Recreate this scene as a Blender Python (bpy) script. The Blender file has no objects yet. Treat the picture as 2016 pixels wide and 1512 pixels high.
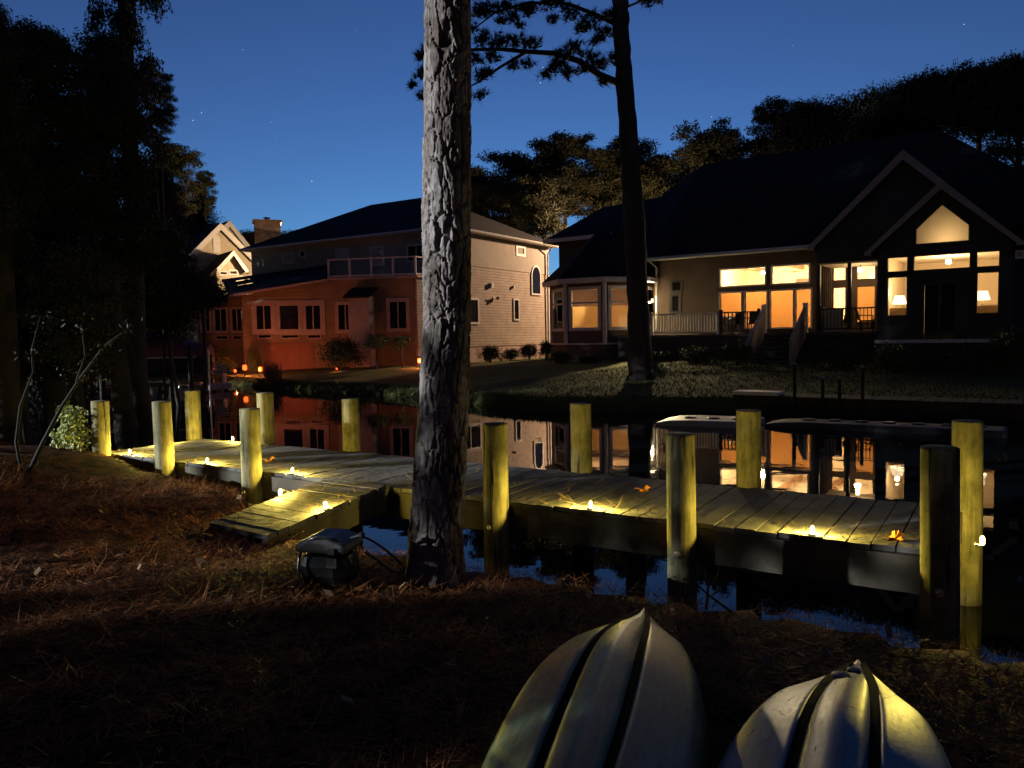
import bpy, bmesh, math, random
import numpy as np
from mathutils import Vector, Matrix, Quaternion
random.seed(7); rng = np.random.default_rng(7)
R = math.radians
SC = bpy.context.scene
COL = SC.collection

# ------------------------------------------------------------------ camera
F = 1515.0; PX, PY = 1008.0, 756.0
CAMZ = 2.15
cam_data = bpy.data.cameras.new('camera'); cam = bpy.data.objects.new('camera', cam_data); COL.objects.link(cam)
cam_data.sensor_width = 36.0; cam_data.lens = 36.0 * F / 2016.0
cam_data.clip_start = 0.05; cam_data.clip_end = 3000
CAMR = (Matrix.Rotation(R(90 - 3.5), 3, 'X') @ Matrix.Rotation(R(-1.0), 3, 'Z'))
cam.matrix_world = Matrix.Translation((0, 0, CAMZ)) @ CAMR.to_4x4()
SC.camera = cam

# ------------------------------------------------------------------ sky, moon, exposure
world = bpy.data.worlds.new('World'); SC.world = world; world.use_nodes = True
wn, wl = world.node_tree.nodes, world.node_tree.links
sky = wn.new('ShaderNodeTexSky'); sky.sky_type = 'NISHITA'; sky.sun_disc = False
sky.sun_elevation = R(-2.0); sky.sun_rotation = R(2); sky.ozone_density = 4.0
sky.air_density = 1.0; sky.dust_density = 0.2
geo = wn.new('ShaderNodeTexCoord'); lift = wn.new('ShaderNodeVectorMath'); lift.operation = 'ADD'; lift.inputs[1].default_value = (0, 0, .12)
nrm = wn.new('ShaderNodeVectorMath'); nrm.operation = 'NORMALIZE'
wl.new(geo.outputs['Generated'], lift.inputs[0]); wl.new(lift.outputs[0], nrm.inputs[0]); wl.new(nrm.outputs[0], sky.inputs[0])
gam = wn.new('ShaderNodeGamma'); gam.inputs[1].default_value = 1.6
tint = wn.new('ShaderNodeVectorMath'); tint.operation = 'MULTIPLY'; tint.inputs[1].default_value = (7.6, 6.9, 2.42)
wl.new(sky.outputs[0], gam.inputs[0]); wl.new(gam.outputs[0], tint.inputs[0]); wl.new(tint.outputs[0], wn['Background'].inputs[0])
wn['Background'].inputs[1].default_value = 0.14

moon_data = bpy.data.lights.new('moon', 'SUN'); moon = bpy.data.objects.new('moon', moon_data); COL.objects.link(moon)
MOON_EL, MOON_AZ = R(10), R(15)            # travels to +X and a little to +Y, downwards
MOON_DIR = Vector((math.cos(MOON_EL) * math.cos(MOON_AZ), math.cos(MOON_EL) * math.sin(MOON_AZ), -math.sin(MOON_EL)))
moon.rotation_euler = MOON_DIR.to_track_quat('-Z', 'Y').to_euler()
moon_data.energy = 0.9; moon_data.angle = R(0.5); moon_data.color = (0.86, 0.93, 1.0)

SC.view_settings.view_transform = 'Standard'; SC.view_settings.look = 'None'
SC.view_settings.gamma = 1.0; SC.view_settings.use_curve_mapping = False
SC.view_settings.exposure = 3.0
SC.render.engine = 'CYCLES'
cy = SC.cycles
cy.use_denoising = True
try: cy.denoiser = 'OPENIMAGEDENOISE'
except Exception: pass
cy.max_bounces = 6; cy.diffuse_bounces = 2; cy.glossy_bounces = 3; cy.transparent_max_bounces = 8; cy.transmission_bounces = 4
cy.sample_clamp_indirect = 1.0; cy.use_light_tree = True

# ------------------------------------------------------------------ helpers
def ray(px, py):
    return CAMR @ Vector(((px - PX) / F, -(py - PY) / F, -1.0))
def at(px, py, Y):
    d = ray(px, py); return Vector((0, 0, CAMZ)) + d * (Y / d.y)
def on(px, py, z):
    d = ray(px, py); return Vector((0, 0, CAMZ)) + d * ((z - CAMZ) / d.z)

def tag(o, label=None, cat=None, group=None, kind=None):
    if label: o['label'] = label
    if cat: o['category'] = cat
    if group: o['group'] = group
    if kind: o['kind'] = kind
    return o
def empty(name, loc=(0, 0, 0), rz=0.0):
    o = bpy.data.objects.new(name, None); COL.objects.link(o)
    o.location = loc; o.rotation_euler = (0, 0, rz); o.empty_display_size = 0.2
    return o
def thing(name, label, cat, loc=(0, 0, 0), rz=0.0, group=None):
    return tag(empty(name, loc, rz), label, cat, group)
def copy_tree(o, parent=None):
    c = o.copy(); COL.objects.link(c)
    if parent: c.parent = parent
    for ch in list(o.children): copy_tree(ch, c)
    return c

def origin(p):
    o = Vector((0, 0, 0))
    while p: o = o + Vector(p.location); p = p.parent
    return o
class MB:
    """collects shapes; build() links them as one mesh object with automatic face uvs in metres"""
    def __init__(s): s.v = []; s.f = []
    def poly(s, pts):
        n = len(s.v); s.v += [tuple(p) for p in pts]; s.f.append(tuple(range(n, n + len(pts)))); return s
    def prism(s, pts, d):
        pts = [Vector(p) for p in pts]; d = Vector(d)
        nrm = (pts[1] - pts[0]).cross(pts[2] - pts[0])
        if nrm.dot(d) > 0: pts = pts[::-1]
        n = len(s.v); k = len(pts)
        s.v += [tuple(p) for p in pts] + [tuple(p + d) for p in pts]
        s.f.append(tuple(range(n, n + k))); s.f.append(tuple(range(n + 2 * k - 1, n + k - 1, -1)))
        for i in range(k):
            j = (i + 1) % k
            s.f.append((n + j, n + i, n + k + i, n + k + j))
        return s
    def box(s, x0, x1, y0, y1, z0, z1):
        return s.prism([(x0, y0, z0), (x1, y0, z0), (x1, y1, z0), (x0, y1, z0)], (0, 0, z1 - z0))
    def bar(s, a, b, w, h=None, up=(0, 0, 1)):
        a = Vector(a); b = Vector(b); h = h or w
        t = (b - a).normalized(); sd = t.cross(Vector(up))
        if sd.length < 1e-4: sd = t.cross(Vector((1, 0, 0)))
        sd.normalize(); u = sd.cross(t).normalized()
        return s.prism([a - sd * w / 2 - u * h / 2, a + sd * w / 2 - u * h / 2, a + sd * w / 2 + u * h / 2, a - sd * w / 2 + u * h / 2], b - a)
    def tube(s, pts, rad, n=8, cap=True):
        pts = [Vector(p) for p in pts]
        if not hasattr(rad, '__len__'): rad = [rad] * len(pts)
        base = len(s.v); t0 = (pts[1] - pts[0]).normalized()
        ref = Vector((0, 0, 1)) if abs(t0.z) < .9 else Vector((1, 0, 0))
        a = t0.cross(ref).normalized()
        for i, p in enumerate(pts):
            t = (pts[min(i + 1, len(pts) - 1)] - pts[max(i - 1, 0)]).normalized()
            a = (a - t * a.dot(t)).normalized(); b = t.cross(a)
            for k in range(n):
                an = 2 * math.pi * k / n
                s.v.append(tuple(p + (a * math.cos(an) + b * math.sin(an)) * rad[i]))
        for i in range(len(pts) - 1):
            for k in range(n):
                k2 = (k + 1) % n
                s.f.append((base + i * n + k, base + i * n + k2, base + (i + 1) * n + k2, base + (i + 1) * n + k))
        if cap:
            s.f.append(tuple(base + k for k in range(n - 1, -1, -1)))
            e = base + (len(pts) - 1) * n; s.f.append(tuple(e + k for k in range(n)))
        return s
    def lathe(s, c, prof, n=16):
        c = Vector(c); base = len(s.v)
        for r, z in prof:
            for k in range(n):
                an = 2 * math.pi * k / n; s.v.append((c.x + r * math.cos(an), c.y + r * math.sin(an), c.z + z))
        for i in range(len(prof) - 1):
            for k in range(n):
                k2 = (k + 1) % n
                s.f.append((base + i * n + k, base + i * n + k2, base + (i + 1) * n + k2, base + (i + 1) * n + k))
        s.f.append(tuple(base + k for k in range(n - 1, -1, -1)))
        e = base + (len(prof) - 1) * n; s.f.append(tuple(e + k for k in range(n)))
        return s
    def build(s, name, mat, parent=None, smooth=False, uv=True, bevel=0.0):
        if parent:
            o_ = origin(parent); s.v = [(v[0] - o_.x, v[1] - o_.y, v[2] - o_.z) for v in s.v]
        me = bpy.data.meshes.new(name); me.from_pydata(s.v, [], s.f); me.update()
        if uv:
            ul = me.uv_layers.new(name='UVMap'); k = 0
            for p in me.polygons:
                n = p.normal
                if abs(n.z) > .97: a = Vector((1, 0, 0)); b = Vector((0, 1, 0))
                else:
                    a = Vector((0, 0, 1)).cross(n).normalized(); b = n.cross(a)
                for li in p.loop_indices:
                    co = me.vertices[me.loops[li].vertex_index].co
                    ul.data[li].uv = (co.dot(a), co.z if abs(n.z) < .15 else co.dot(b))
        if smooth:
            for p in me.polygons: p.use_smooth = True
        me.materials.append(mat)
        o = bpy.data.objects.new(name, me); COL.objects.link(o)
        if parent: o.parent = parent
        if bevel:
            m = o.modifiers.new('bevel', 'BEVEL'); m.width = bevel; m.segments = 2; m.limit_method = 'ANGLE'
        return o

def np_mesh(name, verts, faces_n, mat, parent=None, smooth=False):
    """verts (N*k,3), every consecutive k verts one face"""
    me = bpy.data.meshes.new(name); n = len(verts); k = faces_n
    me.vertices.add(n); me.vertices.foreach_set('co', np.asarray(verts, dtype=np.float32).ravel())
    me.loops.add(n); me.loops.foreach_set('vertex_index', np.arange(n, dtype=np.int32))
    me.polygons.add(n // k); me.polygons.foreach_set('loop_start', np.arange(0, n, k, dtype=np.int32))
    me.polygons.foreach_set('loop_total', np.full(n // k, k, dtype=np.int32))
    me.update(); me.validate()
    if mat: me.materials.append(mat)
    if name is None: return me
    return me
def link_mesh(name, me, parent=None, loc=None):
    o = bpy.data.objects.new(name, me); COL.objects.link(o)
    if parent: o.parent = parent
    if loc: o.location = loc
    return o

# ------------------------------------------------------------------ materials
def mat(name, col, rough=.7, var=.25, scale=3.0, bump=0.0, bscale=None, metal=0.0, col2=None, coord='Object', stretch=(1, 1, 1), spec=.3):
    m = bpy.data.materials.new(name); m.use_nodes = True
    nt = m.node_tree; n, l = nt.nodes, nt.links; p = n['Principled BSDF']
    p.inputs['Roughness'].default_value = rough; p.inputs['Metallic'].default_value = metal
    p.inputs['Specular IOR Level'].default_value = spec
    tc = n.new('ShaderNodeTexCoord'); mp = n.new('ShaderNodeMapping'); mp.inputs['Scale'].default_value = stretch
    l.new(tc.outputs[coord], mp.inputs[0])
    nz = n.new('ShaderNodeTexNoise'); nz.inputs['Scale'].default_value = scale; nz.inputs['Detail'].default_value = 6
    nz.inputs['Roughness'].default_value = .65
    l.new(mp.outputs[0], nz.inputs['Vector'])
    c2 = col2 or tuple(c * (1 - var) for c in col); c1 = col if col2 else tuple(min(1, c * (1 + var * .6)) for c in col)
    rp = n.new('ShaderNodeValToRGB'); rp.color_ramp.elements[0].position = .32; rp.color_ramp.elements[1].position = .68
    rp.color_ramp.elements[0].color = (*c2, 1); rp.color_ramp.elements[1].color = (*c1, 1)
    l.new(nz.outputs[0], rp.inputs[0]); l.new(rp.outputs[0], p.inputs['Base Color'])
    if bump:
        nb = n.new('ShaderNodeTexNoise'); nb.inputs['Scale'].default_value = bscale or scale * 6; nb.inputs['Detail'].default_value = 5
        l.new(mp.outputs[0], nb.inputs['Vector'])
        bp = n.new('ShaderNodeBump'); bp.inputs['Strength'].default_value = bump; bp.inputs['Distance'].default_value = .02
        l.new(nb.outputs[0], bp.inputs['Height']); l.new(bp.outputs[0], p.inputs['Normal'])
    return m
def brick_mat(name, c1, c2, mortar, bw, rh, ms=.01, rough=.8, bump=.5, offset=.5):
    m = bpy.data.materials.new(name); m.use_nodes = True
    n, l = m.node_tree.nodes, m.node_tree.links; p = n['Principled BSDF']; p.inputs['Roughness'].default_value = rough
    p.inputs['Specular IOR Level'].default_value = .2
    tc = n.new('ShaderNodeTexCoord'); b = n.new('ShaderNodeTexBrick')
    b.inputs['Color1'].default_value = (*c1, 1); b.inputs['Color2'].default_value = (*c2, 1); b.inputs['Mortar'].default_value = (*mortar, 1)
    b.inputs['Scale'].default_value = 1; b.inputs['Brick Width'].default_value = bw; b.inputs['Row Height'].default_value = rh
    b.inputs['Mortar Size'].default_value = ms; b.inputs['Mortar Smooth'].default_value = .3; b.offset = offset
    l.new(tc.outputs['UV'], b.inputs['Vector'])
    nz = n.new('ShaderNodeTexNoise'); nz.inputs['Scale'].default_value = 1.3; nz.inputs['Detail'].default_value = 5
    l.new(tc.outputs['UV'], nz.inputs['Vector'])
    mx = n.new('ShaderNodeMix'); mx.data_type = 'RGBA'; mx.blend_type = 'MULTIPLY'; mx.inputs[0].default_value = .35
    l.new(b.outputs['Color'], mx.inputs[6]); l.new(nz.outputs['Color'], mx.inputs[7])
    rp = n.new('ShaderNodeValToRGB'); rp.color_ramp.elements[0].color = (.5, .5, .5, 1); rp.color_ramp.elements[0].position = .3
    rp.color_ramp.elements[1].position = .65
    l.new(nz.outputs[0], rp.inputs[0]); l.new(rp.outputs[0], mx.inputs[7]); l.new(mx.outputs[2], p.inputs['Base Color'])
    bp = n.new('ShaderNodeBump'); bp.inputs['Strength'].default_value = bump; bp.inputs['Distance'].default_value = .03; bp.invert = True
    l.new(b.outputs['Fac'], bp.inputs['Height']); l.new(bp.outputs[0], p.inputs['Normal'])
    return m
def emit(name, col, strength):
    m = bpy.data.materials.new(name); m.use_nodes = True
    p = m.node_tree.nodes['Principled BSDF']; p.inputs['Base Color'].default_value = (*col, 1)
    p.inputs['Emission Color'].default_value = (*col, 1); p.inputs['Emission Strength'].default_value = strength
    return m
def glass(name, tintc=(1, 1, 1), refl=.08):
    m = bpy.data.materials.new(name); m.use_nodes = True
    n, l = m.node_tree.nodes, m.node_tree.links; n.remove(n['Principled BSDF'])
    t = n.new('ShaderNodeBsdfTransparent'); t.inputs[0].default_value = (*tintc, 1)
    g = n.new('ShaderNodeBsdfGlossy'); g.inputs['Roughness'].default_value = .02
    fr = n.new('ShaderNodeFresnel'); fr.inputs[0].default_value = 1.5
    mx = n.new('ShaderNodeMixShader'); l.new(fr.outputs[0], mx.inputs[0]); l.new(t.outputs[0], mx.inputs[1]); l.new(g.outputs[0], mx.inputs[2])
    l.new(mx.outputs[0], n['Material Output'].inputs[0]); return m
def shade_mat(name, col):
    m = bpy.data.materials.new(name); m.use_nodes = True
    n, l = m.node_tree.nodes, m.node_tree.links; n.remove(n['Principled BSDF'])
    d = n.new('ShaderNodeBsdfDiffuse'); t = n.new('ShaderNodeBsdfTranslucent'); d.inputs[0].default_value = (*col, 1); t.inputs[0].default_value = (*col, 1)
    mx = n.new('ShaderNodeMixShader'); mx.inputs[0].default_value = .6
    l.new(d.outputs[0], mx.inputs[1]); l.new(t.outputs[0], mx.inputs[2]); l.new(mx.outputs[0], n['Material Output'].inputs[0]); return m

M = {}
M['trim'] = mat('painted_trim', (.62, .60, .57), .55, .15, 4)
M['trim_dark'] = mat('dark_trim', (.05, .047, .045), .6)
M['beige'] = brick_mat('beige_shingle', (.52, .43, .36), (.46, .38, .31), (.20, .16, .12), .26, .17, .012, bump=.8)
M['beige_smooth'] = mat('beige_siding', (.38, .335, .28), .8, .12, 2)
M['clay'] = mat('clay_siding', (.29, .185, .125), .8, .3, 1.2, .2, 8)
_cl = M['clay'].node_tree; _w = _cl.nodes.new('ShaderNodeTexWave'); _w.wave_type = 'BANDS'; _w.bands_direction = 'Z'; _w.wave_profile = 'SAW'; _w.inputs['Scale'].default_value = 1.6
_t = _cl.nodes.new('ShaderNodeTexCoord'); _cl.links.new(_t.outputs['Object'], _w.inputs[0]); _b = _cl.nodes.new('ShaderNodeBump'); _b.inputs['Strength'].default_value = 1.0; _b.inputs['Distance'].default_value = .06; _cl.links.new(_w.outputs['Fac'], _b.inputs['Height'])
_cl.links.new(_b.outputs[0], _cl.nodes['Principled BSDF'].inputs['Normal'])
M['clay_trim'] = mat('clay_side_trim', (.50, .36, .32), .7, .2, 3)
M['garage'] = mat('garage_door_paint', (.32, .12, .08), .6, .15, 3)
M['roof'] = brick_mat('asphalt_shingle', (.022, .022, .024), (.014, .014, .016), (.007, .007, .007), .3, .14, .008, .9, .4)
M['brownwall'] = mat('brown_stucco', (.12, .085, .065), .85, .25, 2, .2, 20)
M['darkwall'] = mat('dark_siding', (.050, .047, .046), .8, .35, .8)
M['stone'] = brick_mat('chimney_stone', (.42, .29, .18), (.22, .15, .10), (.30, .25, .2), .38, .22, .02, .9, 1.0)
M['found'] = brick_mat('foundation_brick', (.16, .12, .10), (.11, .08, .07), (.10, .09, .08), .22, .075, .008)
M['glass'] = glass('window_glass')
M['darkglass'] = mat('dark_window_glass', (.012, .012, .014), .05, .1, 1, spec=.5)
M['room'] = mat('room_wall_paint', (.74, .62, .44), .9, .05, 2)
M['ceil'] = mat('room_ceiling_paint', (.85, .78, .62), .9, .05, 2)
M['roomfloor'] = mat('room_floor', (.35, .2, .1), .5, .2, 3)
M['shade'] = shade_mat('window_shade_fabric', (.66, .48, .28))
M['shade_pale'] = shade_mat('pale_shade_fabric', (.80, .66, .42))
M['sofa'] = mat('sofa_fabric', (.42, .30, .18), .9)
M['wood_deck'] = mat('weathered_planks', (.125, .117, .106), .85, .6, 2.2, .5, 16, stretch=(1, 1, 1))
M['fascia'] = mat('dock_beam_wood', (.085, .072, .048), .85, .45, 1.6, .5, 12)
M['pile'] = mat('treated_pile_wood', (.36, .31, .17), .85, .55, 2.6, .9, 9, col2=(.13, .115, .06), stretch=(4, 4, .4))
def pile_mat():
    m = bpy.data.materials.new('treated_pile_wood'); m.use_nodes = True; n, l = m.node_tree.nodes, m.node_tree.links; p = n['Principled BSDF']; p.inputs['Roughness'].default_value = .9; p.inputs['Specular IOR Level'].default_value = .15
    tc = n.new('ShaderNodeTexCoord'); oi = n.new('ShaderNodeObjectInfo'); ad = n.new('ShaderNodeVectorMath'); ad.operation = 'ADD'
    l.new(tc.outputs['Object'], ad.inputs[0]); sc_ = n.new('ShaderNodeVectorMath'); sc_.operation = 'SCALE'; sc_.inputs[3].default_value = 7.0; l.new(oi.outputs['Location'], sc_.inputs[0]); l.new(sc_.outputs[0], ad.inputs[1])
    def noise(scale, det, st):
        mp = n.new('ShaderNodeMapping'); mp.inputs['Scale'].default_value = st; l.new(ad.outputs[0], mp.inputs[0])
        q = n.new('ShaderNodeTexNoise'); q.inputs['Scale'].default_value = scale; q.inputs['Detail'].default_value = det; q.inputs['Roughness'].default_value = .65; l.new(mp.outputs[0], q.inputs[0]); return q
    def ramp(src, p0, c0, p1, c1):
        r = n.new('ShaderNodeValToRGB'); r.color_ramp.elements[0].position = p0; r.color_ramp.elements[0].color = (*c0, 1); r.color_ramp.elements[1].position = p1; r.color_ramp.elements[1].color = (*c1, 1); l.new(src, r.inputs[0]); return r
    def mul(a, b, f):
        x = n.new('ShaderNodeMix'); x.data_type = 'RGBA'; x.blend_type = 'MULTIPLY'; x.inputs[0].default_value = f; l.new(a, x.inputs[6]); l.new(b, x.inputs[7]); return x
    big = noise(3.2, 6, (1.2, 1.2, .9)); fine = noise(30, 5, (1, 1, .10)); chk = noise(13, 3, (1, 1, .07))
    c0 = ramp(big.outputs[0], .34, (.10, .10, .05), .66, (.34, .30, .16)); c1 = ramp(fine.outputs[0], .35, (.55, .52, .46), .6, (1, 1, 1)); c2 = ramp(chk.outputs[0], .36, (.12, .10, .08), .42, (1, 1, 1))
    x = mul(mul(c0.outputs[0], c1.outputs[0], .9).outputs[2], c2.outputs[0], .9); l.new(x.outputs[2], p.inputs['Base Color'])
    b1 = n.new('ShaderNodeBump'); b1.inputs['Strength'].default_value = .8; b1.inputs['Distance'].default_value = .012; l.new(c2.outputs[0], b1.inputs['Height'])
    b2 = n.new('ShaderNodeBump'); b2.inputs['Strength'].default_value = .5; b2.inputs['Distance'].default_value = .006; l.new(fine.outputs[0], b2.inputs['Height']); l.new(b1.outputs[0], b2.inputs['Normal']); l.new(b2.outputs[0], p.inputs['Normal'])
    return m
M['pile'] = pile_mat()
M['housing'] = mat('lamp_housing', (.03, .03, .03), .5)
M['lens_yellow'] = emit('dock_lamp_lens', (1.0, .80, .30), 1.2)
M['lens_orange'] = emit('garden_lamp_lens', (1.0, .085, .01), .55)
M['lens_white'] = emit('white_lamp_lens', (1.0, .95, .8), 1.2)
M['bark'] = None
M['bark_far'] = mat('pine_bark', (.16, .115, .085), .9, .4, 2, .8, 10, stretch=(2, 2, .6))
M['bark_dark'] = mat('dark_pine_bark', (.045, .036, .03), .9, .4, 2, .8, 8, stretch=(2, 2, .6))
M['twig'] = mat('thin_grey_stems', (.028, .025, .022), .9)
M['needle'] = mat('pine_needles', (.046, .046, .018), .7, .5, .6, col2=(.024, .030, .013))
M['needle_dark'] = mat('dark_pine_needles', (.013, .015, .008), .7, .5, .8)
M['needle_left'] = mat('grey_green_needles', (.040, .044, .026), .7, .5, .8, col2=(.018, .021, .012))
M['leaf'] = mat('shrub_leaves', (.05, .065, .02), .6, .5, 2)
M['leaf_light'] = mat('light_bush_leaves', (.40, .44, .16), .55, .4, 6)
M['grass'] = mat('lawn_turf', (.10, .104, .034), .95, .5, 1.5, .5, 40)
M['hull_navy'] = mat('navy_hull', (.02, .025, .035), .25, .2, 2, spec=.5)
M['cover'] = mat('maroon_canvas', (.20, .06, .065), .85, .25, 2, .2, 10)
M['steel'] = mat('galvanised_steel', (.35, .34, .33), .4, .2, 5, metal=.7)
M['plastic_grey'] = mat('grey_plastic', (.11, .105, .095), .5, .2, 6, .1, 40)
M['parapet'] = mat('dull_painted_wood', (.30, .27, .23), .7, .2, 4)
M['black'] = mat('black_rubber', (.012, .012, .012), .4, .2, 8)
M['needle_litter'] = mat('pine_straw', (.46, .165, .038), .75, .6, 4, col2=(.15, .045, .012))
M['leaf_dry'] = mat('dry_leaf', (.26, .16, .09), .7, .4, 12)
M['leaf_orange'] = mat('orange_leaf', (.75, .28, .03), .6, .3, 15)

# bark with plate colours
def make_bark():
    m = bpy.data.materials.new('plated_pine_bark'); m.use_nodes = True
    n, l = m.node_tree.nodes, m.node_tree.links; p = n['Principled BSDF']; p.inputs['Roughness'].default_value = .85
    p.inputs['Specular IOR Level'].default_value = .2
    tc = n.new('ShaderNodeTexCoord'); mp = n.new('ShaderNodeMapping'); mp.inputs['Scale'].default_value = (9, 9, 3.0); l.new(tc.outputs['Object'], mp.inputs[0])
    v = n.new('ShaderNodeTexVoronoi'); v.inputs['Scale'].default_value = 1; l.new(mp.outputs[0], v.inputs['Vector'])
    nz = n.new('ShaderNodeTexNoise'); nz.inputs['Scale'].default_value = 22; nz.inputs['Detail'].default_value = 8; l.new(tc.outputs['Object'], nz.inputs['Vector'])
    r1 = n.new('ShaderNodeValToRGB'); r1.color_ramp.elements[0].color = (.11, .085, .07, 1); r1.color_ramp.elements[1].color = (.31, .275, .255, 1)
    sp = n.new('ShaderNodeSeparateColor'); l.new(v.outputs['Color'], sp.inputs[0]); l.new(sp.outputs[0], r1.inputs[0])
    mx = n.new('ShaderNodeMix'); mx.data_type = 'RGBA'; mx.blend_type = 'MULTIPLY'; mx.inputs[0].default_value = .8
    r2 = n.new('ShaderNodeValToRGB'); r2.color_ramp.elements[0].position = .3; r2.color_ramp.elements[0].color = (.28, .24, .22, 1); r2.color_ramp.elements[1].position = .65
    l.new(nz.outputs[0], r2.inputs[0]); l.new(r1.outputs[0], mx.inputs[6]); l.new(r2.outputs[0], mx.inputs[7]); l.new(mx.outputs[2], p.inputs['Base Color'])
    bp = n.new('ShaderNodeBump'); bp.inputs['Strength'].default_value = .6; bp.inputs['Distance'].default_value = .012
    l.new(nz.outputs[0], bp.inputs['Height']); l.new(bp.outputs[0], p.inputs['Normal'])
    return m
M['bark'] = make_bark()

def point(parent, loc, power, col, size=.03, name='light'):
    ld = bpy.data.lights.new(name, 'POINT'); ld.energy = power; ld.color = col; ld.shadow_soft_size = size
    o = bpy.data.objects.new(name, ld); COL.objects.link(o); o.location = loc
    if parent: o.parent = parent
    return o

# ------------------------------------------------------------------ ground and water
DN = Vector((.541, .841, 0)); DT = Vector((.841, -.541, 0))      # across / along the canal
NEAR_POLY = [(-60, 6.4), (-14, 5.9), (-9.5, 5.5), (-6.1, 4.85), (-4.6, 4.12), (-3.6, 4.0), (-2.4, 4.1), (-1.2, 4.12), (2, 4.2), (20, 4.4), (80, 5)]
FAR_POLY = [(-60, 27), (-40, 25.5), (-26, 22.9), (-18, 21.4), (-14, 19.7), (-11.5, 18.9), (-8, 19.9), (-5, 21.4), (5, 22.2), (30, 23), (90, 26)]
def interp(poly, x):
    return np.interp(x, [p[0] for p in poly], [p[1] for p in poly])
def smooth(a, b, x):
    t = np.clip((x - a) / (b - a), 0, 1); return t * t * (3 - 2 * t)
def wob(x, y):
    return (np.sin(x * 1.7 + y * .9) * np.cos(y * 1.3 - x * .6) + .5 * np.sin(x * 3.9 - y * 2.7) + .35 * np.sin(x * 8.1 + y * 6.3) * np.cos(y * 7.7))
def ground_z(x, y):
    x = np.asarray(x, float); y = np.asarray(y, float)
    s = x * .541 + y * .841; t = x * .841 - y * .541
    n = interp(NEAR_POLY, t); f = interp(FAR_POLY, t)
    w = wob(x, y)
    near = .73 + .020 * w * smooth(-.4, .5, n - s) + .13 * smooth(0, 2.6, n - s)
    near += .24 * smooth(-3.8, -6.2, x) * smooth(11.5, 7.4, y)
    far = .36 + .03 * w * .5 + .35 * smooth(1.5, 8, s - f) + .75 * smooth(8, 22, s - f) * smooth(-18, -4, t + 10)
    zn = -1.2 + (near + 1.2) * smooth(.15, -.25, s - n)
    zf = -1.2 + (far + 1.2) * smooth(-.6, .5, s - f)
    return np.where(s < (n + f) / 2, zn, zf)
def grid_axis(segs):
    out = []
    for a, b, st in segs: out += list(np.arange(a, b, st))
    out.append(segs[-1][1]); return np.array(out)
gx = grid_axis([(-900, -120, 60), (-120, -40, 6), (-40, -10, 1.0), (-10, 8, .16), (8, 40, .8), (40, 120, 6), (120, 900, 60)])
gy = grid_axis([(-300, -20, 25), (-20, 0, 1.5), (0, 12, .16), (12, 40, .5), (40, 80, 1.5), (80, 200, 10), (200, 1500, 100)])
GX, GY = np.meshgrid(gx, gy); GZ = ground_z(GX, GY)
gm = bpy.data.meshes.new('ground'); nx, ny = len(gx), len(gy)
idx = np.arange(nx * ny).reshape(ny, nx)
fc = np.stack([idx[:-1, :-1], idx[:-1, 1:], idx[1:, 1:], idx[1:, :-1]], -1).reshape(-1, 4)
gm.from_pydata(np.stack([GX, GY, GZ], -1).reshape(-1, 3).tolist(), [], fc.tolist()); gm.update()
for p in gm.polygons: p.use_smooth = True
def ground_mat():
    m = bpy.data.materials.new('ground_cover'); m.use_nodes = True
    n, l = m.node_tree.nodes, m.node_tree.links; p = n['Principled BSDF']; p.inputs['Roughness'].default_value = .95; p.inputs['Specular IOR Level'].default_value = .1
    tc = n.new('ShaderNodeTexCoord')
    nz = n.new('ShaderNodeTexNoise'); nz.inputs['Scale'].default_value = 6; nz.inputs['Detail'].default_value = 8; l.new(tc.outputs['Object'], nz.inputs['Vector'])
    soil = n.new('ShaderNodeValToRGB'); soil.color_ramp.elements[0].color = (.010, .005, .003, 1); soil.color_ramp.elements[1].color = (.17, .062, .018, 1)
    soil.color_ramp.elements[0].position = .35; soil.color_ramp.elements[1].position = .7
    l.new(nz.outputs[0], soil.inputs[0])
    turf = n.new('ShaderNodeValToRGB'); turf.color_ramp.elements[0].color = (.08, .08, .024, 1); turf.color_ramp.elements[1].color = (.15, .15, .05, 1)
    nz2 = n.new('ShaderNodeTexNoise'); nz2.inputs['Scale'].default_value = 1.2; nz2.inputs['Detail'].default_value = 10; l.new(tc.outputs['Object'], nz2.inputs['Vector']); l.new(nz2.outputs[0], turf.inputs[0])
    sx = n.new('ShaderNodeSeparateXYZ'); l.new(tc.outputs['Object'], sx.inputs[0])
    a = n.new('ShaderNodeMath'); a.operation = 'MULTIPLY'; a.inputs[1].default_value = .541; l.new(sx.outputs[0], a.inputs[0])
    b = n.new('ShaderNodeMath'); b.operation = 'MULTIPLY_ADD'; b.inputs[1].default_value = .841; l.new(sx.outputs[1], b.inputs[0]); l.new(a.outputs[0], b.inputs[2])
    c = n.new('ShaderNodeMath'); c.operation = 'GREATER_THAN'; c.inputs[1].default_value = 13; l.new(b.outputs[0], c.inputs[0])
    mx = n.new('ShaderNodeMix'); mx.data_type = 'RGBA'; l.new(c.outputs[0], mx.inputs[0]); l.new(soil.outputs[0], mx.inputs[6]); l.new(turf.outputs[0], mx.inputs[7])
    l.new(mx.outputs[2], p.inputs['Base Color'])
    nb = n.new('ShaderNodeTexNoise'); nb.inputs['Scale'].default_value = 30; nb.inputs['Detail'].default_value = 6; l.new(tc.outputs['Object'], nb.inputs['Vector'])
    bp = n.new('ShaderNodeBump'); bp.inputs['Strength'].default_value = .7; bp.inputs['Distance'].default_value = .03; l.new(nb.outputs[0], bp.inputs['Height']); l.new(bp.outputs[0], p.inputs['Normal'])
    return m
gm.materials.append(ground_mat())
tag(link_mesh('ground', gm), kind='structure')

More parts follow.
